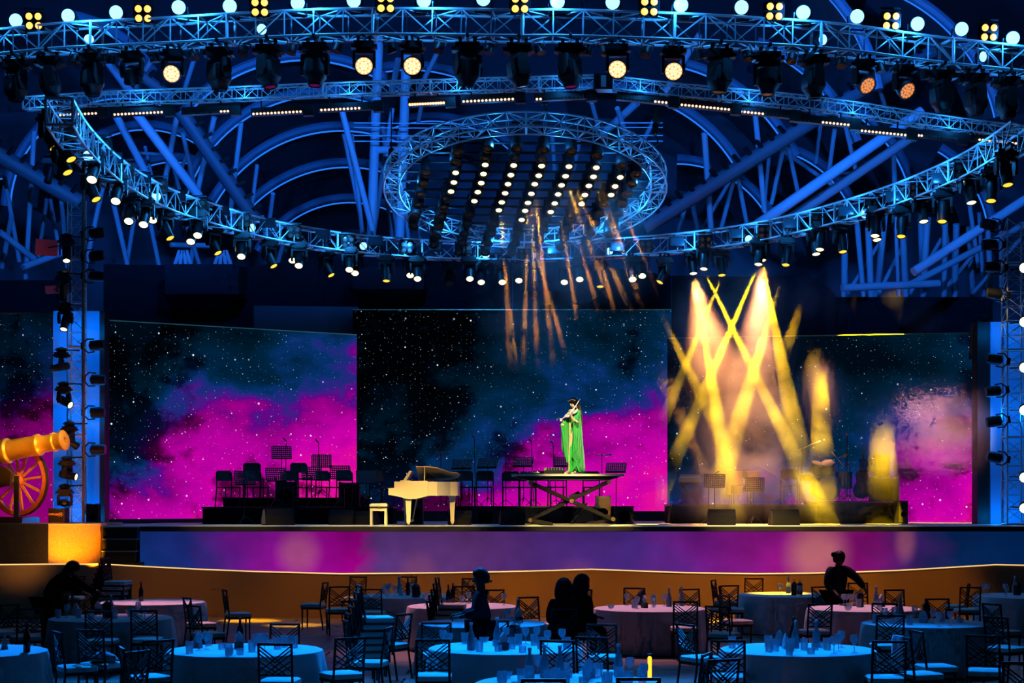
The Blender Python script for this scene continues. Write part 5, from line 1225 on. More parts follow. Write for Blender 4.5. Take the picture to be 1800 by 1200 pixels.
def body_joints(J, bulk=1.0):
    """J: pelvis chest neck head sh/el/wr/hip/kn/an (L,R) -> joints dict + edges, with hands and fingers"""
    up = (J['head'] - J['neck']).normalized()
    q = {'pelvis': (J['pelvis'], (.16 * bulk, .12 * bulk)), 'belly': (lerp(J['pelvis'], J['chest'], .5), (.15 * bulk, .12 * bulk)), 'chest': (J['chest'], (.175 * bulk, .13 * bulk)), 'neckb': (J['neck'] - up * .02, .075 if bulk > 1 else .06), 'neck': (J['neck'] + up * .05, .062 if bulk > 1 else .05),
         'jaw': (J['head'] - up * .055, (.070, .078)), 'head': (J['head'] + up * .02, (.086, .10)), 'crown': (J['head'] + up * .085, (.06, .07))}
    e = [('pelvis', 'belly'), ('belly', 'chest'), ('chest', 'neckb'), ('neckb', 'neck'), ('neck', 'jaw'), ('jaw', 'head'), ('head', 'crown')]
    f = J.get('face', V(0, -1, 0)).normalized()
    q['nose'] = (J['head'] + f * .108 - up * .005, .014); e.append(('head', 'nose'))
    for s in 'LR':
        sh, el, wr = J['sh' + s], J['el' + s], J['wr' + s]
        q['sh' + s] = (sh, .072 * bulk); q['ua' + s] = (lerp(sh, el, .5), .056 * bulk); q['el' + s] = (el, .042); q['fa' + s] = (lerp(el, wr, .4), .041); q['wr' + s] = (wr, .028)
        e += [('chest', 'sh' + s), ('sh' + s, 'ua' + s), ('ua' + s, 'el' + s), ('el' + s, 'fa' + s), ('fa' + s, 'wr' + s)]
        d = J.get('hd' + s, (wr - el).normalized()); n = J.get('hn' + s, V(0, 0, 1)); sd = d.cross(n).normalized(); n = sd.cross(d).normalized()
        palm = wr + d * .07; q['pa' + s] = (palm, (.040, .018)); e.append(('wr' + s, 'pa' + s))
        curl = J.get('curl' + s, .5)
        for k, (off, ln) in enumerate(((-.030, .062), (-.010, .074), (.010, .070), (.029, .054))):
            a = palm + sd * off + d * .02; b = a + (d * math.cos(curl * .5) - n * math.sin(curl * .5)) * ln * .5; c = b + (d * math.cos(curl * 1.6) - n * math.sin(curl * 1.6)) * ln * .5
            q[f'f{s}{k}a'] = (a, .0095); q[f'f{s}{k}b'] = (b, .009); q[f'f{s}{k}c'] = (c, .0075)
            e += [('pa' + s, f'f{s}{k}a'), (f'f{s}{k}a', f'f{s}{k}b'), (f'f{s}{k}b', f'f{s}{k}c')]
        a = wr + d * .03 - sd * .03; b = a + (d * .6 - sd * .7 - n * .3).normalized() * .035; c = b + (d * .8 - sd * .1 - n * .5).normalized() * .03
        q['th' + s + 'a'] = (a, .012); q['th' + s + 'b'] = (b, .010); q['th' + s + 'c'] = (c, .008)
        e += [('wr' + s, 'th' + s + 'a'), ('th' + s + 'a', 'th' + s + 'b'), ('th' + s + 'b', 'th' + s + 'c')]
        if 'an' + s in J:
            hp_, kn, an = J['hip' + s], J['kn' + s], J['an' + s]; t = J.get('toe' + s, an + V(0, -.16, -.04))
            q['hip' + s] = (hp_, .088); q['th_' + s] = (lerp(hp_, kn, .5), .075); q['kn' + s] = (kn, .055); q['ca' + s] = (lerp(kn, an, .35), .055); q['an' + s] = (an, .036); q['toe' + s] = (t, (.036, .025))
            e += [('pelvis', 'hip' + s), ('hip' + s, 'th_' + s), ('th_' + s, 'kn' + s), ('kn' + s, 'ca' + s), ('ca' + s, 'an' + s), ('an' + s, 'toe' + s)]
    return q, e
def sub_skin(q, keys_, edges, grow):
    ks = set(keys_); out = {}
    for k in ks:
        r = q[k][1]; out[k] = (q[k][0], tuple(x + grow for x in r) if isinstance(r, tuple) else r + grow)
    return out, [(a, b) for a, b in edges if a in ks and b in ks]
def face_parts(e, J, body_m, skin):
    up = (J['head'] - J['neck']).normalized(); f = J.get('face', V(0, -1, 0)).normalized(); f = (f - up * f.dot(up)).normalized(); sd = f.cross(up).normalized()
    h = J['head']
    for s in (-1, 1):
        MB().lathe([(0, -.010), (.010, 0), (0, .010)], 8, T(h + f * .082 + sd * s * .031 + up * .02)).build('eye', M_hair, e)
        MB().bar(h + f * .086 + sd * s * .014 + up * .042, h + f * .078 + sd * s * .05 + up * .040, .008, .008).build('eyebrow', M_hair, e)
        MB().lathe([(0, -.028), (.012, -.01), (.014, .01), (0, .03)], 8, T(h + sd * s * .086 + up * .005)).build('ear', skin, e)
    MB().loft([[h + f * .078 + sd * a + up * (-.055 + b) + f * c for a, b, c in ((-.024, 0, 0), (0, .008, .012), (.024, 0, 0), (0, -.010, .010))], [h + f * .070 + sd * a + up * (-.055 + b) for a, b in ((-.02, 0), (0, .006), (.02, 0), (0, -.008))]]).build('mouth', mat('lips', (.45, .10, .08), .4), e)
def hair_cap(J, m, e, size=1.0, bun=None, long=None):
    up = (J['head'] - J['neck']).normalized(); f = J.get('face', V(0, -1, 0)).normalized(); f = (f - up * f.dot(up)).normalized(); sd = f.cross(up).normalized(); c = J['head'] + up * .035 - f * .012
    mb = MB(); rings = []
    for i in range(9):
        th = PI * (i / 8) * .70; r = math.sin(th) * .118 * size; z = math.cos(th) * .128 * size
        rings.append([c + up * z + (sd * math.cos(a) * r * .88 + f * math.sin(a) * r * (1.0 if math.sin(a) < .2 else max(.55, 1 - .7 * max(0, th - .9)))) for a in [2 * PI * k / 14 for k in range(14)]])
    rings[0] = [c + up * .128 * size + (v - c - up * .128 * size) * .01 for v in rings[1]]
    mb.loft(rings)
    o = mb.build('hair', m, e, True)
    if bun is not None: MB().lathe([(0, -.055), (.045, -.035), (.058, 0), (.045, .035), (0, .055)], 12, T(c + bun)).build('hair_bun', m, e, True)
    return o
def clothed(name, label, J, top_m, leg_m, skin_m, hair_m, bun=None, faces=True, apron=None, hoodlike=False):
    base = J['base']; e = empty(name, base, None, label, 'person')
    q, ed = body_joints(J, 1.18)
    link('body', skin_mesh('body', q, ed, skin_m, 'pelvis'), e)
    tk = ['belly', 'chest', 'neckb', 'pelvis'] + [a + s for s in 'LR' for a in ('sh', 'ua', 'el', 'fa')]
    qq, ee = sub_skin(q, tk, ed, .03)
    for s in 'LR':
        w_ = lerp(J['el' + s], J['wr' + s], .86); qq['cuff' + s] = (w_, .045); ee.append(('fa' + s, 'cuff' + s))
    link('jacket', skin_mesh('jacket', qq, ee, top_m, 'pelvis'), e)
    if 'anL' in J:
        lk = ['pelvis'] + [a + s for s in 'LR' for a in ('hip', 'th_', 'kn', 'ca')]
        qq, ee = sub_skin(q, lk, ed, .018)
        for s in 'LR': qq['hem' + s] = (lerp(J['kn' + s], J['an' + s], .9), .062); ee.append(('ca' + s, 'hem' + s))
        link('trousers', skin_mesh('trousers', qq, ee, leg_m, 'pelvis'), e)
        for s in 'LR':
            a = J['an' + s]; t = J.get('toe' + s, a + V(0, -.16, -.04)); MB().loft([[p + V(x * w_, 0, 0) + V(0, 0, z) for x, z in ((-1, 0), (1, 0), (.8, h_), (-.8, h_))] for p, w_, h_ in ((V(a.x, a.y + (a.y - t.y) * .35, .0), .04, .07), (V(a.x, a.y, .0), .045, .09), (V(t.x, t.y, .0), .045, .05), (V(t.x + (t.x - a.x) * .2, t.y + (t.y - a.y) * .2, .0), .03, .03))]).build('shoe', M_black, e, True)
    hair_cap(J, hair_m, e, 1.06 if not hoodlike else 1.22, bun)
    if hoodlike:
        up_ = (J['head'] - J['neck']).normalized(); c0 = J['head']; fd = J['face'].normalized()
        MB().loft([[c0 + up_ * z - fd * b + V(math.cos(a) * r, math.sin(a) * r * .9, 0) for a in [2 * PI * k / 16 for k in range(16)]] for r, z, b in ((.10, .09, .02), (.135, .02, .03), (.138, -.06, .03), (.12, -.12, .025), (.13, -.18, .02), (.17, -.23, .01))]).build('scarf', hair_m, e, True)
    if faces: face_parts(e, J, None, skin_m)
    return e
def stand(h, face=(0, -1), lean=V(0, 0, 0)):
    """a standing skeleton of height h, local, facing the 2-D direction; x right of the person's view axis"""
    k = h / 1.7
    fd = V(face[0], face[1], 0).normalized(); sd = V(-fd.y, fd.x, 0)     # person's left
    def L(a, b, z): return sd * a * k + fd * b * k + V(0, 0, z * k)
    J = dict(pelvis=L(0, 0, .95), chest=L(0, .01, 1.28) + lean * .6, neck=L(0, 0, 1.45) + lean, head=L(0, .02, 1.59) + lean * 1.15, face=fd)
    for s, g in (('L', 1), ('R', -1)):
        J['sh' + s] = L(.17 * g, 0, 1.40) + lean * .85; J['el' + s] = L(.21 * g, .02, 1.12) + lean * .6; J['wr' + s] = L(.22 * g, .12, .88) + lean * .4
        J['hip' + s] = L(.09 * g, 0, .90); J['kn' + s] = L(.10 * g, .02, .50); J['an' + s] = L(.10 * g, 0, .09); J['toe' + s] = L(.11 * g, .15, .04)
    return J, L

# server bending over a table at the cannon side
bx = PZ(84, 1135, 0.0); base = Vector(((86 - CX) / F * 28.2 * .955, 28.2 * .955, 0))
J, L = stand(1.66, (.9, -.43), V(0, 0, 0))
ln = V(.42, -.10, -.16)
J['chest'] = J['chest'] + V(.20, -.05, -.03); J['neck'] = J['neck'] + V(.28, -.07, -.10); J['head'] = J['head'] + V(.36, -.10, -.16)
for s in 'LR':
    J['sh' + s] = J['sh' + s] + V(.26, -.06, -.10); J['el' + s] = J['sh' + s] + V(.26, -.06, -.16)
    J['wr' + s] = J['el' + s] + V(.20, -.05, -.06); J['hd' + s] = V(.85, -.1, -.35).normalized(); J['curl' + s] = .9
J['base'] = base
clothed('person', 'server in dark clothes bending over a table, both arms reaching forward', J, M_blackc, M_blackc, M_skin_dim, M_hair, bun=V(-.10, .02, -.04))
# server standing by the stacked chairs, side on
base = Vector(((846 - CX) / F * 24.45 * K, 24.45 * K, 0))
J, L = stand(1.53, (-1, -.12))
for s, g in (('L', 1), ('R', -1)):
    J['el' + s] = J['sh' + s] + V(-.06, -.02 * g, -.25); J['wr' + s] = J['el' + s] + V(-.22, -.02 * g, -.04); J['hd' + s] = V(-1, 0, -.1); J['curl' + s] = 1.1
J['base'] = base
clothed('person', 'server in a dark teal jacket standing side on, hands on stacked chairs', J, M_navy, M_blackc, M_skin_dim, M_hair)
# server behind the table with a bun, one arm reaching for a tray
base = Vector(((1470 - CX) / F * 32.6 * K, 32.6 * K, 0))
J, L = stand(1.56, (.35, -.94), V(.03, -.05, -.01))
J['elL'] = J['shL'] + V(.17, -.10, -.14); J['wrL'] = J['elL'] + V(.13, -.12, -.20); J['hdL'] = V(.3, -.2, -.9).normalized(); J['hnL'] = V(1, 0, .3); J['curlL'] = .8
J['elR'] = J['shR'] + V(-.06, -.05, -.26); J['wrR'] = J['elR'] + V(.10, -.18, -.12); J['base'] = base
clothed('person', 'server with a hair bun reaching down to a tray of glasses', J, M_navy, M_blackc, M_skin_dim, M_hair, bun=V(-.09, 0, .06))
# two people sitting close together
def seated(h, face, lean=V(0, 0, 0)):
    J, L = stand(h, face, lean); k = h / 1.7
    dz = -(.95 * k - .56)
    for kk in list(J):
        if kk not in ('face',) and not kk.startswith(('kn', 'an', 'toe')): J[kk] = J[kk] + V(0, 0, dz)
    for s, g in (('L', 1), ('R', -1)):
        J['hip' + s] = L(.09 * g, 0, 0) + V(0, 0, .54); J['kn' + s] = L(.12 * g, .42, 0) + V(0, 0, .50); J['an' + s] = L(.12 * g, .40, 0) + V(0, 0, .09); J['toe' + s] = L(.13 * g, .55, 0) + V(0, 0, .04)
        J['wr' + s] = J['el' + s] + L(-.08 * g, .24, 0) + V(0, 0, -.02)
    return J, L
SEAT_A = Vector(((991 - CX) / F * 27.2 * K, 27.2 * K, 0)); SEAT_B = Vector(((1016 - CX) / F * 28.3 * K, 28.3 * K, 0))
J, L = seated(1.62, (.1, 1)); J['base'] = SEAT_A
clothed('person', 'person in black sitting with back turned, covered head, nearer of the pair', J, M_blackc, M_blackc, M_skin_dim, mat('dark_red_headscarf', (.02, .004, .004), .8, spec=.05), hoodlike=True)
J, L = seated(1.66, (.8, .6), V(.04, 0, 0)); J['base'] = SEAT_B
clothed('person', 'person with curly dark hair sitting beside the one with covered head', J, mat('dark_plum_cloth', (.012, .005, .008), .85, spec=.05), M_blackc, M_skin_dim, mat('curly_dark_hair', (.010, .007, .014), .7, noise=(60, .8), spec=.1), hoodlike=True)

# ------------------------------------------------------------------ violinist on the lift
vy0 = 42.9; s5 = vy0 * K / F; base = P(1006, 832.5, vy0); base.z = zpl
def W(px, py, d=0.0): return Vector(((px - 1006) * s5, d, (832.5 - py) * s5))
Jv = dict(pelvis=W(1009, 766), chest=W(1010, 733, .0), neck=W(1012, 720), head=W(1008.5, 710.5, -.01), face=V(-.75, -.65, -.12), base=base)
Jv['shL'] = W(1017, 724, -.06); Jv['elL'] = W(1009, 741, -.26); Jv['wrL'] = W(1001.5, 729.5, -.36); Jv['hdL'] = V(-.15, -.1, .9).normalized(); Jv['hnL'] = V(-.4, 1, 0); Jv['curlL'] = 1.2
Jv['shR'] = W(1000, 725, .06); Jv['elR'] = W(992, 747, -.10); Jv['wrR'] = W(987, 738.5, -.28); Jv['hdR'] = V(-.5, -.2, .2).normalized(); Jv['hnR'] = V(0, .3, 1); Jv['curlR'] = 1.2
for s, g in (('L', 1), ('R', -1)):
    Jv['hip' + s] = W(1009 + 5 * g, 768); Jv['kn' + s] = W(1008 + 6 * g, 802); Jv['an' + s] = W(1007 + 6 * g, 827, -.02); Jv['toe' + s] = W(1003 + 6 * g, 830, -.14)
ve = empty('person', base, None, 'violinist in a long green caped gown standing on the lift', 'person')
q, ed = body_joints(Jv, .62)
link('body', skin_mesh('body', q, ed, M_skin, 'pelvis'), ve)
face_parts(ve, Jv, None, M_skin)
hair_cap(Jv, M_hair, ve, 1.04)
# hair down the back
rings = []
for t, (x, y, r) in enumerate(((1014, 706, 3.5), (1017, 714, 4.5), (1019.5, 726, 4.2), (1021.5, 742, 3.4), (1022.5, 756, 1.6))):
    rings.append([W(x, y, .06) + V(math.cos(a) * r * s5, math.sin(a) * r * s5 * .8, 0) for a in [2 * PI * k / 10 for k in range(10)]])
MB().loft(rings).build('long_hair', mat('brown_hair', (.05, .025, .012), .5), ve, True)
up = (Jv['head'] - Jv['neck']).normalized()
MB().tube([Jv['head'] + up * .10 + V(math.cos(a) * .10, math.sin(a) * .10, .018 * math.sin(a * 3)) for a in [PI * k / 10 + PI for k in range(11)]], .010, 6).build('headband', M_gilt, ve)
# gown: lofted rings with folds
def gown(name, prof, m, amp, nf, n=64, yo=0.0, phase=0.0):
    rings = []
    for py, xl_, xr_, dr in prof:
        cx_ = (xl_ + xr_) / 2; hw = (xr_ - xl_) / 2 * s5; hd = hw * dr; f_ = max(0.0, min(1.0, (py - 722) / 60.0))
        rings.append([W(cx_, py, yo) + V(math.cos(a) * hw * (1 + amp * f_ * math.sin(nf * a + phase)), math.sin(a) * hd * (1 + amp * 1.4 * f_ * math.sin(nf * a + phase + .6)), 0) for a in [2 * PI * k / n for k in range(n)]])
    return MB().loft(rings).build(name, m, ve, True)
gown('gown', [(831, 996, 1026, .55), (815, 997, 1024, .55), (795, 998, 1022, .58), (775, 1000, 1020, .62), (757, 1001, 1018, .66), (745, 1002, 1017, .68), (734, 1000, 1020, .66), (727, 999, 1021, .62), (723, 1000, 1020.5, .6), (720, 1004, 1018, .62), (718, 1007.5, 1016, .7)], M_green, .05, 13)
sk = ['shL', 'uaL', 'elL', 'shR', 'uaR', 'elR', 'chest']
qq, ee = sub_skin(q, sk, ed, .022); link('sleeves', skin_mesh('sleeves', qq, ee, M_green, 'chest'), ve)
# cape: two open sheets falling from shoulders and arms
def sheet(name, cols_, m, th=.012):
    n = len(cols_); k = len(cols_[0]); vs = [p for c in cols_ for p in c]
    fs = [(i * k + j, (i + 1) * k + j, (i + 1) * k + j + 1, i * k + j + 1) for i in range(n - 1) for j in range(k - 1)]
    me = MB().add(vs, fs).mesh(name, m, True); o = link(name, me, ve); md = o.modifiers.new('thick', 'SOLIDIFY'); md.thickness = th; return o
def drape(top, bot, dtop, dbot, nf, n=28, k=12, bow=.05):
    cols_ = []
    for i in range(n):
        t = i / (n - 1); a = lerp(W(*top[0], dtop[0]), W(*top[1], dtop[1]), t); b = lerp(W(*bot[0], dbot[0]), W(*bot[1], dbot[1]), t); c = []
        for j in range(k):
            s = j / (k - 1); p = lerp(a, b, s); p = p + V(.012 * math.sin(nf * t * 2 * PI) * s, -bow * math.sin(PI * t) * (.4 + .6 * s) + .035 * s * math.sin(nf * t * 2 * PI + .5), 0); c.append(p)
        cols_.append(c)
    return cols_
sheet('cape', drape(((1007, 741), (1019.5, 722)), ((1006, 826), (1027.5, 829)), (-.28, -.02), (-.10, -.06), 5.2), M_green)
sheet('cape', drape(((1018, 720), (1021, 722)), ((1020, 830), (1028, 830)), (-.02, .12), (-.04, .22), 2.0), M_green)
sheet('cape', drape(((984.5, 745), (1002, 724)), ((992, 800), (1000, 818)), (-.26, -.04), (-.20, -.05), 3.2), M_green)
sheet('cape', drape(((986, 752), (998, 735)), ((987, 790), (996, 812)), (-.18, .06), (-.14, .08), 2.5), M_green)
for pts in ([(1008, 775), (1011, 790), (1006, 800), (1012, 812), (1009, 824)], [(1014, 792), (1017, 805), (1014, 818), (1019, 828)], [(990, 778), (993, 790), (996, 800), (997, 812)]):
    MB().tube([W(x, y, -.20 if x > 1000 else -.22) for x, y in pts], .03, 7, rs=[.012, .03, .022, .03, .015][:len(pts)]).build('ruffle', M_green, ve, True)
fp = []
for py, x, hw in ((726, 1003, 1.6), (738, 1001.5, 1.9), (752, 1001.5, 1.7), (770, 1001, 1.2), (800, 1000, 1.0), (830, 999.5, 1.2)):
    fp.append([W(x - hw, py, -.155), W(x + hw, py, -.165), W(x + hw, py, -.145), W(x - hw, py, -.135)])
MB().loft(fp).build('embroidered_panel', M_gilt, ve)
for (cx_, cy_, d_) in ((1012.5, 741, -.28), (988.5, 747, -.19)):
    MB().lathe([(.058, -.02), (.066, 0), (.058, .02), (.05, 0), (.058, -.02)], 14, T(W(cx_, cy_, d_)) @ Ry(.5), cap=False).build('sleeve_cuff', M_gilt, ve, True)
for s in (-1, 1): MB().loft([[W(1000 + 6 * s + 3, 832.3, -.02) + V(x, y, z) for x, y, z in ((-.035, 0, 0), (.035, 0, 0), (.03, 0, .06), (-.03, 0, .06))], [W(996 + 6 * s + 3, 832.3, -.20) + V(x, y, z) for x, y, z in ((-.02, 0, 0), (.02, 0, 0), (.018, 0, .03), (-.018, 0, .03))]]).build('shoe', mat('gold_shoe', (.6, .5, .25), .4, .4), ve)
# violin held at the chin, neck towards the hand; and bow
a_, b_ = W(1013.5, 718.5, -.14), W(984.5, 740.5, -.36)
dv = (b_ - a_); Lv = dv.length; dv.normalize()
vi = empty('violin', base + a_, None, 'pale violin held under the chin of the violinist', 'violin')
zx = dv; yx = V(0, -.35, 1); yx = (yx - zx * yx.dot(zx)).normalized(); xx = yx.cross(zx)
Mv = Matrix(((xx.x, yx.x, zx.x, 0), (xx.y, yx.y, zx.y, 0), (xx.z, yx.z, zx.z, 0), (0, 0, 0, 1)))
rings = []
for z, hw in ((0, .03), (.03, .08), (.10, .10), (.16, .085), (.19, .06), (.22, .062), (.27, .08), (.33, .07), (.355, .025)):
    rings.append([Mv @ V(x * hw, y * .02, z) for x, y in ((-1, -.6), (-.6, -1), (.6, -1), (1, -.6), (1, .6), (.6, 1), (-.6, 1), (-1, .6))])
M_viol = mat('pale_violin_varnish', (.70, .60, .48), .3)
MB().loft(rings).build('body', M_viol, vi, True); MB().bar(Mv @ V(0, .03, .22), Mv @ V(0, .02, Lv * .93), .028, .02).build('neck', mat('violet_grey_neck', (.45, .36, .48), .3), vi)
MB().box(Mv @ V(0, .01, Lv * .97), (.04, .04, .05)).build('scroll', M_viol, vi); MB().box(Mv @ V(0, .03, .03), (.05, .04, .05)).build('chin_rest', M_black, vi); MB().box(Mv @ V(0, .035, .17), (.05, .02, .02)).build('bridge', M_viol, vi)
bo = empty('violin_bow', base + W(1001, 727, -.42), None, 'thin bow rising from the hand of the violinist past her head', 'bow')
MB().tube([V(-.02, 0, -.03), V(.12, .08, .16), V(.235, .16, .33)], .008, 6).build('stick', mat('pale_bow_wood', (.6, .5, .36), .3), bo); MB().tube([V(-.005, -.02, -.03), V(.13, .06, .155), V(.236, .15, .32)], .004, 4).build('bow_hair', M_napkin, bo)
# ------------------------------------------------------------------ banquet tables
R_T = 0.92; HT = 0.75 * K + .03
def table_pos(px, py): return PZ(px, py, HT)
def cloth_mesh(seed):
    rnd = random.Random(seed); n = 96; prof = [(0.0, HT, 0), (R_T * .6, HT, 0), (R_T * .97, HT, 0), (R_T, HT - .012, .0), (R_T + .012, HT - .06, .15), (R_T + .03, HT - .25, .6), (R_T + .045, HT - .5, .9), (R_T + .055, .015, 1.0)]
    ph = [rnd.uniform(0, 6.28) for _ in range(3)]; mb = MB(); vs = []
    for r, z, f in prof:
        for i in range(n):
            a = 2 * PI * i / n; k = .5 * math.sin(11 * a + ph[0]) + .35 * math.sin(17 * a + ph[1]) + .25 * math.sin(5 * a + ph[2]); rr = r + f * .045 * k
            vs.append((rr * math.cos(a), rr * math.sin(a), z))
    fs = [(k * n + i, k * n + (i + 1) % n, (k + 1) * n + (i + 1) % n, (k + 1) * n + i) for k in range(len(prof) - 1) for i in range(n)]
    return MB().add(vs, fs).mesh('tablecloth', M_cloth, True)
cloths = [cloth_mesh(i) for i in range(3)]
ped = MB().cyl((0, 0, .03), (0, 0, HT - .05), .05, 10).lathe([(.32, 0), (.32, .02), (.05, .05)], 16).mesh('pedestal', M_blackm)
tpl = MB().lathe([(R_T - .03, HT - .05), (R_T - .03, HT - .01)], 40).mesh('tabletop', mat('plywood', (.3, .2, .1), .6))
TABLES = {'T1': (-58, 1143, 'first front-row table', 'front-row round table cut off by the frame edge below the cannon'), 'T2': (430, 1141, 'second front-row table', 'blue-lit front-row round table crowded with glasses, before the empty floor'),
          'T3': (888, 1137, 'third front-row table', 'blue-lit front-row round table in front of the standing server'), 'T4': (1000, 1200, 'nearest table', 'nearest round table at the bottom edge with many bottles'),
          'T5': (1402, 1140, 'fourth front-row table', 'blue-lit front-row round table with white napkins and two bottles'), 'T6': (195, 1085, 'middle-row table at the bending server', 'round table the bending server leans over'),
          'T10': (848, 1094, 'middle-row table behind the standing server', 'round table right behind the standing server in teal'), 'T14': (1628, 1094, 'middle-row table with the towel chair', 'round table behind the chair with a hanging towel'),
          'T7': (268, 1057, 'back table with one dark bottle', 'back round table with a single dark bottle'), 'T8': (712, 1046, 'back table with the dark lantern', 'back round table with wine glasses and a tall dark lantern, near the wall'),
          'T9': (812, 1064, 'table behind the stacked seats', 'round table behind the standing server and stacked seats'), 'T11': (1142, 1068, 'table beside the seated pair', 'round table with two clear bottles beside the seated pair'),
          'T12': (1385, 1044, 'yellow-lit back table', 'back round table bathed in yellow light near the wall'), 'T13': (1518, 1068, 'table before the server with bun', 'round table in front of the server with a bun'),
          'T15': (1800, 1046, 'back table at the frame edge', 'back round table cut off by the frame edge on the drum side')}
TP = {}
for i, (k, (px, py, short, lab)) in enumerate(TABLES.items()):
    p = table_pos(px, py); p.z = 0; TP[k] = p
    e = empty('round_table', p, (0, 0, i * .7), lab, 'table', 'round banquet tables')
    link('tablecloth', cloths[i % 3], e); link('tabletop', tpl, e); link('pedestal', ped, e)

# ------------------------------------------------------------------ banquet chairs with chevron lattice backs
CH = 0.90; CWD = .185
cush = MB().loft([[Vector((x * a, y * a * .98, z)) for x, y in ((-1, -.9), (-.9, -1), (.9, -1), (1, -.9), (1, .9), (.9, 1), (-.9, 1), (-1, .9))] for a, z in ((.19, .425), (.205, .437), (.205, .485), (.18, .50))]).mesh('seat_cushion', M_cush, True)
sfr = MB().bar((-.185, -.18, .41), (.185, -.18, .41), .03, .035).bar((-.185, .18, .41), (.185, .18, .41), .03, .035).bar((-.185, -.18, .41), (-.185, .18, .41), .03, .035).bar((.185, -.18, .41), (.185, .18, .41), .03, .035).mesh('seat_frame', M_chair)
lgf = MB().cyl((0, 0, 0), (0, .0, .41), .013, 6, .017).mesh('leg', M_chair)
lgr = MB().tube([(0, -.06, 0), (0, 0, .41), (0, -.0, .45), (0, -.055, CH)], .015, 6).mesh('leg', M_chair)
def bz(z): return -.19 - .055 * (z - .45) / .45
lat = MB()
def sl(x0, z0, x1, z1): lat.bar((x0, bz(z0), z0), (x1, bz(z1), z1), .014, .016, up=(0, 1, 0))
for s in (-1, 1):
    sl(-CWD * s, .885, CWD * s * .98, .60); sl(-CWD * s, .80, CWD * s * .62, .565); sl(-CWD * s, .845, 0, .70); sl(-CWD * s, .72, CWD * s * .25, .565); sl(-CWD * s, .66, -CWD * s * .1, .565)
lat.bar((-CWD, bz(.56), .56), (CWD, bz(.56), .56), .018, .018)
lat = lat.mesh('back_lattice', M_chair)
trl = MB().bar((-CWD - .012, bz(CH), CH), (CWD + .012, bz(CH), CH), .026, .028).mesh('top_rail', M_chair)
BCH = [('seat_cushion', cush, I4, []), ('seat_frame', sfr, I4, []), ('leg', lgf, T(-.17, .17, 0), []), ('leg', lgf, T(.17, .17, 0), []), ('leg', lgr, T(-CWD, -.19, 0), []), ('leg', lgr, T(CWD, -.19, 0), []), ('back_lattice', lat, I4, []), ('top_rail', trl, I4, [])]
# (px, py of the top rail, facing angle in degrees: 0 = back to the viewer, 180 = facing the viewer)
CHAIRS = [(15, 1063, 300, 'T6'), (57, 1070, 330, 'T6'), (133, 1013, 180, 'T7'), (191, 1043, 0, 'T7'), (177, 1073, 0, 'T6'), (243, 1072, 0, 'T6'), (331, 1051, 60, 'T7'), (343, 1065, 50, 'T7'), (397, 1037, 70, 'T7'), (282, 1126, 320, 'T2'), (160, 1108, 20, 'T1'), (90, 1112, 60, 'T1'), (245, 1145, 300, 'T2'), (215, 1140, 70, 'T1'),
          (570, 1024, 280, 'T8'), (629, 1014, 200, 'T8'), (637, 1031, 345, 'T8'), (700, 1031, 5, 'T8'), (716, 1014, 180, 'T8'), (500, 1097, 185, 'T2'), (484, 1132, 5, 'T2'), (590, 1121, 330, 'T3'), (680, 1104, 280, 'T3'), (767, 1095, 0, 'T10'), (781, 1123, 0, 'T3'), (816, 1031, 180, 'T9'), (828, 1017, 190, 'T8'), (869, 1037, 160, 'T9'), (868, 1092, 180, 'T3'),
          (708, 1080, 300, 'T10'), (930, 1050, 150, 'T10'), (1053, 1050, 320, 'T11'), (1022, 1037, 200, 'T11'), (1115, 1034, 185, 'T11'), (1200, 1057, 0, 'T11'), (1213, 1036, 160, 'T11'), (1256, 1020, 110, 'T12'), (1266, 1030, 100, 'T12'), (1275, 1047, 70, 'T11'), (1262, 1066, 30, 'T11'), (1058, 1098, 10, 'T3'), (962, 1124, 10, 'T3'), (1001, 1119, 20, 'T3'), (965, 1190, 0, 'T4'), (1112, 1191, 0, 'T4'), (1207, 1098, 60, 'T5'),
          (1238, 1150, 290, 'T5'), (1270, 1160, 330, 'T5'), (1325, 1017, 200, 'T12'), (1338, 1029, 340, 'T12'), (1433, 1031, 150, 'T12'), (1508, 1025, 180, 'T13'), (1573, 1037, 165, 'T13'), (1441, 1062, 350, 'T13'), (1555, 1061, 10, 'T13'), (1648, 1053, 180, 'T14'), (1701, 1026, 280, 'T15'), (1764, 1031, 0, 'T15'), (1590, 1079, 0, 'T14'), (1474, 1121, 0, 'T5'), (1343, 1121, 5, 'T5'), (1588, 1121, 70, 'T5'), (1614, 1110, 80, 'T14'), (1745, 1062, 60, 'T14'), (1752, 1085, 50, 'T14'), (1728, 1118, 20, 'T14'), (1798, 1165, 10, 'T14'), (1010, 1101, 0, None)]
def clear_tables(p, r):
    for k in range(3):
        for q in TP.values():
            d = Vector((p.x - q.x, p.y - q.y, 0))
            if d.length < r: p = q + d.normalized() * r; p.z = 0
    return p
cc = {}
SERV = Vector(((846 - CX) / F * 24.45 * K, 24.45 * K, 0))
CH_POS = []
for px, py, ang, tk in CHAIRS:
    p = PZ(px, py, CH); p.z = 0
    a = math.radians(-ang)
    # py marks the top rail; the seat centre lies in front of it along the facing direction
    f = Vector((math.sin(math.radians(ang)), math.cos(math.radians(ang)), 0)); p = p + f * .22
    if tk is None: continue
    CH_POS.append([px, p, a, tk])
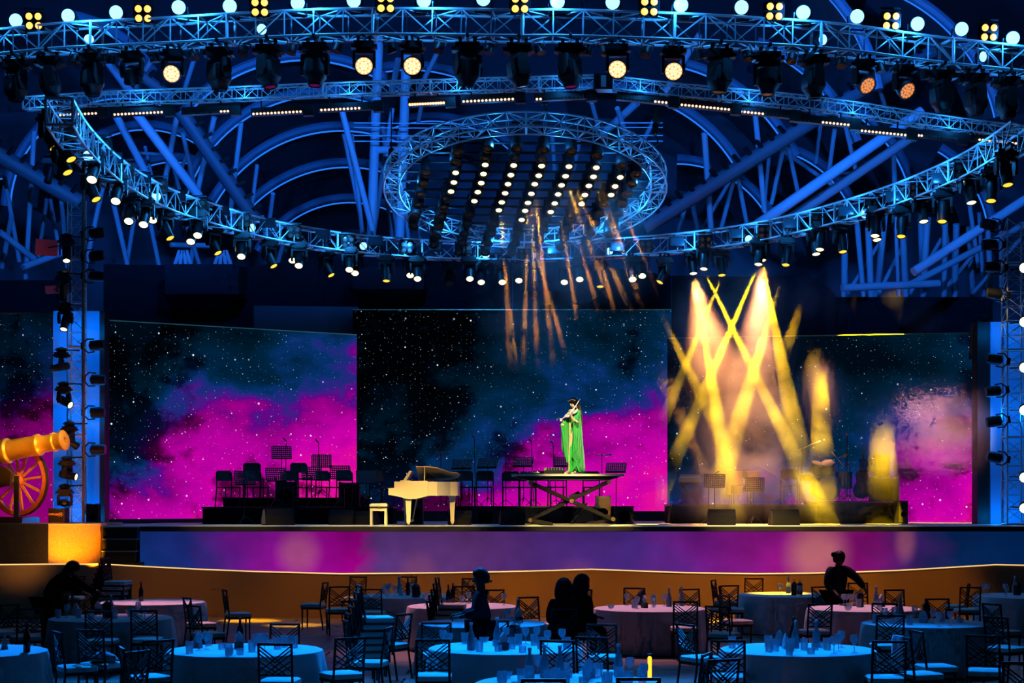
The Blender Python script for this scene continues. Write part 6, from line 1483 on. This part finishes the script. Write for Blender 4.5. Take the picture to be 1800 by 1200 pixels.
for it in range(40):
    for i in range(len(CH_POS)):
        p = clear_tables(CH_POS[i][1], R_T + .35)
        for j in range(len(CH_POS)):
            if i != j:
                d = p - CH_POS[j][1]
                if d.length < .43: p = p + (d.normalized() if d.length > .01 else Vector((1, 0, 0))) * (.44 - d.length) * .5
        for q, r in ((SEAT_A, .45), (SEAT_B, .45), (SERV, .35)):
            d = Vector((p.x - q.x, p.y - q.y, 0))
            if d.length < r: p = p + d.normalized() * (r - d.length)
        p.z = 0; CH_POS[i][1] = p
CH_POS.sort(key=lambda t: t[0])
def chair_at(p, a, label, group='banquet chairs'): return stamp(BCH, 'banquet_chair', T(p) @ Rz(a), label, 'chair', group)
chair_objs = {}
for px, p, a, tk in CH_POS:
    k = cc.get(tk, 0); cc[tk] = k + 1
    chair_objs[px] = chair_at(p, a, f'dark lattice-back banquet chair around the {TABLES[tk][2]}, {nth(k)} from left')
chair_at(SEAT_A + Vector((0, .02, 0)), 0, 'dark banquet chair under the person with covered head'); chair_at(SEAT_B + Vector((0, 0, 0)), -.9, 'dark banquet chair under the person with curly hair')
# stacks of chairs: every chair in the stack is a chair
def stack(px, py, n, ang, where, group, z_top=None):
    top = .50 + .092 * (n - 1); p = PZ(px, py, top); p.z = 0; p = clear_tables(p, R_T + .36)
    for k in range(n):
        lean = Vector((math.sin(math.radians(ang)), math.cos(math.radians(ang)), 0)) * (.035 * k)
        stamp(BCH, 'banquet_chair', T(p + lean + Vector((0, 0, .092 * k))) @ Rz(math.radians(-ang)), f'stacked banquet chair {where}, {nth(k)} from the floor', 'chair', group)
stack(640, 1083, 6, 75, 'beside the empty floor, left of the standing server', 'tall chair stack by the empty floor')
stack(189, 1020, 7, 100, 'near the wall behind the bending server', 'chair stack near the low wall')
stack(780, 1060, 5, 95, 'under the hands of the standing server', 'chair stack at the standing server')
# towel over a chair
tw = chair_objs[1588]
e = empty('towel', (0, 0, 0), None, 'white towel hanging over a chair back beside the front-row table', 'towel'); e.matrix_world = tw.matrix_world @ T(-.05, -.245, CH)
vs = []
for j, (y, z) in enumerate(((-.03, -.36), (-.032, -.2), (-.030, -.02), (-.012, .024), (.012, .026), (.032, -.02), (.03, -.25))):
    for i in range(7): vs.append((-.11 + .22 * i / 6, y - .008 * math.sin(i * 1.9) * (1 if y < 0 else -1), z))
MB().add(vs, [(j * 7 + i, j * 7 + i + 1, (j + 1) * 7 + i + 1, (j + 1) * 7 + i) for j in range(6) for i in range(6)]).build('cloth', M_napkin, e, True); e.children[0].modifiers.new('thick', 'SOLIDIFY').thickness = .008
# bag on a seat
b_ = chair_objs[160]
e = empty('cloth_bag', (0, 0, 0), None, 'crumpled pale cloth lying on a chair seat near the bending server', 'cloth bag'); e.matrix_world = b_.matrix_world @ T(.02, 0, .502)
MB().loft([[Vector((math.cos(a) * r * (1 + .12 * math.sin(3 * a + z * 20)), math.sin(a) * r * .8, z)) for a in [2 * PI * k / 12 for k in range(12)]] for r, z in ((.14, 0), (.19, .03), (.16, .08), (.08, .12), (.02, .13))]).build('fabric', mat('rose_grey_cloth', (.5, .4, .42), .8), e, True); MB().tube([(-.05, 0, .1), (0, 0, .2), (.06, 0, .1)], .012, 6).build('strap', M_napkin, e)

# ------------------------------------------------------------------ things on the tables
wine = MB().lathe([(.034, 0), (.034, .003), (.006, .008), (.005, .075), (.02, .09), (.037, .115), (.040, .145), (.034, .175), (.032, .175), (.037, .145), (.034, .117), (0, .096)], 14).mesh('wine_glass', M_glass, True)
tumb = MB().lathe([(.030, 0), (.036, .10), (.034, .10), (.028, .008), (0, .008)], 14).mesh('tumbler', M_glass, True)
carafe_b = MB().lathe([(.042, 0), (.045, .01), (.045, .11), (.036, .16), (.016, .22), (.014, .27), (.019, .275)], 14).mesh('body', mat('pale_bottle_glass', (.30, .36, .40), .08), True); carafe_c = MB().lathe([(.017, .275), (.019, .28), (.019, .30), (0, .303)], 10).mesh('stopper', M_napkin, True)
dark_b = MB().lathe([(.036, 0), (.038, .01), (.038, .17), (.030, .205), (.014, .235), (.013, .29)], 14).mesh('body', M_bottle_d, True); dark_c = MB().lathe([(.015, .285), (.015, .315), (0, .318)], 10).mesh('cap', M_black, True)
bowl = MB().lathe([(.03, 0), (.045, .02), (.06, .06), (.056, .06), (.04, .022), (0, .015)], 16).mesh('bowl', M_glass, True)
candle = MB().lathe([(.035, 0), (.038, .06), (.034, .06), (.032, .01), (0, .01)], 12).mesh('holder', M_glass, True)
lan = [('body', MB().box((0, 0, .09), (.09, .09, .17)).mesh('body', M_blackm), I4, []), ('lid', MB().loft([[Vector((x * a, y * a, z)) for x, y in ((-1, -1), (1, -1), (1, 1), (-1, 1))] for a, z in ((.05, .175), (.035, .21), (.012, .235))]).mesh('lid', M_black), I4, []), ('ring', MB().tube([Vector((.02 * math.cos(t), 0, .255 + .02 * math.sin(t))) for t in [2 * PI * k / 10 for k in range(10)]], .004, 5, closed=True).mesh('ring', M_blackm), I4, [])]
napk = MB().loft([[Vector((x * a, y * b, z)) for x, y in ((-1, -1), (1, -1), (1, 1), (-1, 1))] for a, b, z in ((.05, .035, 0), (.06, .02, .07), (.035, .012, .14), (.004, .004, .17))]).mesh('napkin', M_napkin)
box = MB().box((0, 0, .04), (.10, .07, .08)).mesh('holder', M_black); boxn = MB().prism([(-.035, 0), (.035, 0), (.045, .07), (0, .12), (-.045, .06)], .03, T(0, 0, .075)).mesh('napkin_fan', M_napkin)
KIN = {'wine': ([('bowl_and_stem', wine, I4, [])], 'wine_glass', 'clear stemmed wine glass', 'wine glass'), 'tumb': ([('cup', tumb, I4, [])], 'tumbler', 'clear straight tumbler', 'glass'),
       'car': ([('body', carafe_b, I4, []), ('stopper', carafe_c, I4, [])], 'water_bottle', 'clear slim-necked water bottle', 'bottle'), 'dark': ([('body', dark_b, I4, []), ('cap', dark_c, I4, [])], 'dark_bottle', 'dark glass bottle', 'bottle'),
       'bowl': ([('dish', bowl, I4, [])], 'glass_bowl', 'small glass bowl', 'bowl'), 'cand': ([('holder', candle, I4, [])], 'candle_holder', 'low glass candle holder', 'candle holder'), 'lan': (lan, 'lantern', 'small black table lantern', 'lantern'),
       'nap': ([('fold', napk, I4, [])], 'napkin', 'peaked white napkin', 'napkin'), 'box': ([('holder', box, I4, []), ('napkin_fan', boxn, I4, [])], 'napkin_box', 'black holder with folded napkin', 'napkin holder')}
for k_ in ('wine', 'tumb', 'bowl', 'cand', 'nap'):       # single-mesh things
    pass
# explicit positions by photo pixel (base on the table)
EXP = {'T2': [('nap', 347, 1138), ('box', 420, 1140), ('dark', 422, 1134)], 'T3': [('car', 828, 1142), ('car', 874, 1132), ('lan', 905, 1130), ('box', 885, 1142)], 'T4': [('car', 931, 1196), ('car', 957, 1190), ('car', 984, 1192), ('car', 1092, 1188), ('nap', 1035, 1190), ('bowl', 890, 1192), ('bowl', 965, 1196)],
       'T5': [('car', 1398, 1138), ('car', 1435, 1136), ('nap', 1370, 1134), ('nap', 1381, 1139), ('dark', 1395, 1132), ('bowl', 1302, 1136)], 'T6': [('car', 195, 1082), ('box', 165, 1078), ('nap', 110, 1080), ('lan', 188, 1086)], 'T7': [('dark', 248, 1056)],
       'T8': [('car', 702, 1042), ('dark', 717, 1046), ('box', 733, 1046), ('lan', 731, 1050)], 'T9': [('dark', 792, 1058), ('dark', 788, 1062)], 'T10': [('car', 910, 1090), ('box', 912, 1094), ('cand', 892, 1086)], 'T11': [('car', 1176, 1066), ('car', 1204, 1064), ('box', 1133, 1068), ('lan', 1128, 1064)],
       'T12': [('lan', 1396, 1046), ('lan', 1406, 1045), ('car', 1386, 1042)], 'T13': [('car', 1547, 1062), ('box', 1549, 1066), ('lan', 1512, 1066)], 'T14': [('car', 1572, 1086), ('lan', 1628, 1088), ('nap', 1623, 1094)], 'T15': [('car', 1776, 1040), ('nap', 1782, 1041), ('lan', 1788, 1046)], 'T1': [('nap', 8, 1140), ('dark', 48, 1146)]}
RND = {'T1': ['tumb', 'wine'], 'T2': ['tumb'] * 9 + ['wine'] * 4 + ['cand'] * 3 + ['bowl'], 'T3': ['tumb'] * 8 + ['wine'] * 7 + ['cand'] * 5 + ['bowl'], 'T4': ['tumb'] * 14 + ['wine'] * 5 + ['cand'] * 4 + ['bowl'] * 3, 'T5': ['tumb'] * 9 + ['wine'] * 4 + ['cand'] * 3, 'T6': ['tumb'] * 6 + ['wine'] * 3 + ['bowl'] * 2,
       'T7': [], 'T8': ['wine'] * 7 + ['tumb'] * 3, 'T9': ['wine'] * 4, 'T10': ['wine'] * 2 + ['bowl'] * 2, 'T11': ['wine'] * 5 + ['tumb'] * 3 + ['bowl'], 'T12': ['wine'] * 2 + ['bowl'], 'T13': ['bowl'] * 2 + ['tumb'] * 2, 'T14': ['tumb'] * 5 + ['wine'] * 6 + ['cand'] * 4, 'T15': ['wine'] * 4}
rnd = random.Random(21)
for tk, q in TP.items():
    items = []
    for kd, px, py in EXP.get(tk, []):
        p = PZ(px, py, HT); d = Vector((p.x - q.x, p.y - q.y, 0))
        if d.length > R_T - .12: d = d.normalized() * (R_T - .12)
        items.append((kd, d))
    for kd in RND.get(tk, []):
        for tr in range(60):
            r = (R_T - .12) * math.sqrt(rnd.random()); a = rnd.uniform(0, 2 * PI); d = Vector((r * math.cos(a), r * math.sin(a), 0))
            if all((d - o[1]).length > .115 for o in items): items.append((kd, d)); break
    items.sort(key=lambda t: proj(q + t[1] + Vector((0, 0, HT)))[0]); ctr = {}
    for kd, d in items:
        i = ctr.get(kd, 0); ctr[kd] = i + 1; parts, nm, lab, cat = KIN[kd]
        lb = f'{lab} on the {TABLES[tk][2]}, {nth(i)} from left'
        m = T(q.x + d.x, q.y + d.y, HT + .001) @ Rz(rnd.uniform(0, 6.28)) @ Matrix.Scale({'tumb': 1.35, 'wine': 1.15, 'cand': 1.2}.get(kd, 1.08), 4)
        if len(parts) == 1:
            o = link(nm, parts[0][1], None, m); tag(o, lb, cat, 'tableware on the ' + TABLES[tk][2])
        else: stamp(parts, nm, m, lb, cat, 'tableware on the ' + TABLES[tk][2])
# tray of glasses at the server with bun
q = PZ(1498, 1064, HT); e = empty('serving_tray', (q.x, q.y + .1, HT + .002), None, 'round dark tray of glasses by the server with a bun', 'tray')
MB().lathe([(.0, 0), (.20, .0), (.21, .02), (.205, .02), (.195, .006), (0, .006)], 24).build('tray_dish', M_blackm, e, True)
for k in range(8):
    a = 2 * PI * k / 8; o = link('wine_glass', wine, None, T(q.x + .13 * math.cos(a), q.y + .1 + .13 * math.sin(a), HT + .012)); tag(o, f'wine glass on the round serving tray by the server with bun, {nth(k)} of the ring', 'wine glass', 'glasses on the serving tray')
# upright orange tube lamp by the nearest table
q = PZ(1142, 1152, .78); e = empty('tube_lamp', (q.x, q.y, 0), None, 'glowing orange upright tube lamp beside the nearest table', 'lamp')
MB().lathe([(.022, .05), (.022, .76), (.012, .775)], 12).build('glowing_tube', mat('orange_neon', (.4, .2, .05), .3, emit=(1.0, .28, .01), es=3.6), e, True)
MB().lathe([(.10, 0), (.10, .02), (.026, .04), (.026, .06)], 16).build('foot', M_blackm, e, True)
MB().lathe([(.0, .80), (.028, .80), (.028, .775), (.0, .775)], 12).bar((-.06, 0, .80), (0, 0, .79), .006).build('cap', M_blackm, e)
# ------------------------------------------------------------------ smoke and beams
def smoke_mat(name, puffs, nscale, lo, hi, dens, colr=(1, 1, 1), aniso=0.0, floor_d=0.0):
    t = NT(name); co = t.obj()
    tot = None
    for c, r, a in puffs:
        d = t.vmath('LENGTH', t.vmath('DIVIDE', t.vmath('SUBTRACT', co, tuple(c)), tuple(r)), (0, 0, 0))
        f = t.math('MULTIPLY', t.maprange(d, 1.0, 0.25, 0, 1, True), a); tot = f if tot is None else t.math('MAXIMUM', tot, f)
    n = t.noise(co, nscale, 3.0, 0.6, 0.4)
    den = t.math('MULTIPLY', t.math('MULTIPLY', t.math('ADD', tot, floor_d), t.maprange(n, lo, hi, 0.0, 1.0, True)), dens)
    v = t.n('ShaderNodeVolumeScatter'); v.inputs['Color'].default_value = (*colr, 1); t.put(v.inputs['Density'], den); v.inputs['Anisotropy'].default_value = aniso
    t.nt.links.new(v.outputs[0], t.out.inputs['Volume']); return t.m
def pf(px, py, y0, rx, ry, rz, a): return (P(px, py, y0), (rx, ry, rz), a)
def domain(name, label, lo, hi, m):
    o = MB().box((Vector(lo) + Vector(hi)) / 2, Vector(hi) - Vector(lo)).build(name, m); tag(o, label, 'smoke', None, 'stuff'); return o
x0, x1 = P(1150, 0, 45).x, P(1725, 0, 47).x
puffs = [pf(1285, 600, 45.4, 2.0, 1.9, 2.3, 1.1), pf(1310, 760, 45.4, 2.2, 1.9, 2.0, 1.0), pf(1340, 520, 45.6, .9, 1.3, .9, 1.2), pf(1440, 715, 45.4, 1.0, 1.6, 1.5, 1.1), pf(1430, 870, 44.2, 1.9, 1.3, .95, 1.7), pf(1265, 870, 44.4, 1.9, 1.2, .9, 1.1),
         pf(1570, 770, 45.4, 1.3, 1.6, 1.7, 1.3), pf(1660, 745, 46.0, 1.5, 1.5, 1.5, 1.5), pf(1230, 515, 46, .45, .8, .5, 1.0), pf(1415, 525, 46, .6, .9, .7, 1.0), pf(1470, 525, 46, .5, .9, .9, .8), pf(1575, 480, 45.4, .5, 1.0, 1.0, .8), pf(1195, 720, 45.5, .8, 1.2, 1.5, .9), pf(1620, 560, 46, .7, 1, .6, .4)]
domain('smoke', 'patchy stage smoke drifting over the drum kit side', (x0, 42.9 * K, STAGE_Z + .01), (x1, 48.2 * K, P(0, 400, 45.5).z), smoke_mat('stage_smoke', puffs, 0.85, 0.32, 0.60, 0.30, (1.0, .96, .92), 0.1))
# thin haze under the ring grid
hz = [pf(1000, 385, 42.6, 2.7, 3.0, 2.9, 1.0), pf(930, 540, 43, 1.5, 2.0, 1.6, .8)]
domain('haze', 'thin broken haze below the ring of lamps', (P(800, 0, 43).x, 40.0 * K, P(0, 700, 43).z), (P(1155, 0, 43).x, 46.4 * K, P(0, 300, 43).z), smoke_mat('ring_haze', hz, 1.15, 0.43, 0.58, 0.15, (1, .95, .9), 0.0))
# beams from the spotlights: lens pixel -> pixel aimed at
def beam(px, target, watts, deg, y0=45.0, colr=YEL):
    o = lens3[px]; tg = P(target[0], target[1], y0)
    spot('beam_lamp', o + (tg - o).normalized() * .06, tg, watts, colr, deg, .15, .03)
for px, tg, wt, deg in ((1237, (1365, 735), 1.5, 3.4), (1333, (1215, 740), 1.4, 3.6), (1269, (1190, 680), .6, 3.4), (1381, (1280, 800), .8, 5.0), (1441, (1400, 560), .7, 3.6), (1482, (1440, 590), .7, 3.8), (1538, (1515, 515), .7, 3.2), (1584, (1568, 520), .8, 4.4),
                         (1129, (1235, 700), .7, 3.2), (1435, (1445, 800), 1.6, 5.2), (1542, (1552, 850), 1.4, 5.0), (1340, (1425, 900), .7, 5.5), (1219, (1290, 900), 1.2, 4.0)):
    beam(px, tg, 60000 * wt, deg * 1.35)
# amber shafts from the lit lamps of the ring grid
for (px, py), tg in (((1000, 286), (1075, 470)), ((994, 303), (1040, 440)), ((987, 319), (1030, 470)), ((981, 335), (1000, 470)), ((1048, 288), (1110, 480)), ((1043, 304), (1120, 520)), ((1028, 336), (1060, 470)), ((934, 334), (945, 640)), ((928, 350), (920, 650)), ((877, 363), (905, 620)), ((923, 364), (1000, 640)), ((882, 349), (890, 520)), ((1081, 321), (1160, 520)), ((940, 317), (960, 520))):
    o = podlamps[(px, py)]; tg = P(tg[0], tg[1], 42.5)
    spot('shaft_lamp', o + Vector((0, 0, -.16)), tg, 90000, (1.0, 0.40, 0.04), 2.4, .2, .03)

# broad soft washes that tint the smoke
for px, tg, wt, deg, cl in ((1219, (1250, 620), 8000, 34, (1.0, .36, .10)), (1340, (1330, 640), 10500, 34, (1.0, .40, .16)), (1435, (1440, 640), 7000, 14, (1.0, .40, .22)), (1624, (1650, 740), 20000, 20, (1.0, .36, .34))):
    o = lens3[px]; spot('smoke_wash_lamp', o + Vector((0, -.1, -.1)), P(*tg, 45.2), wt, cl, deg, .9, .08)
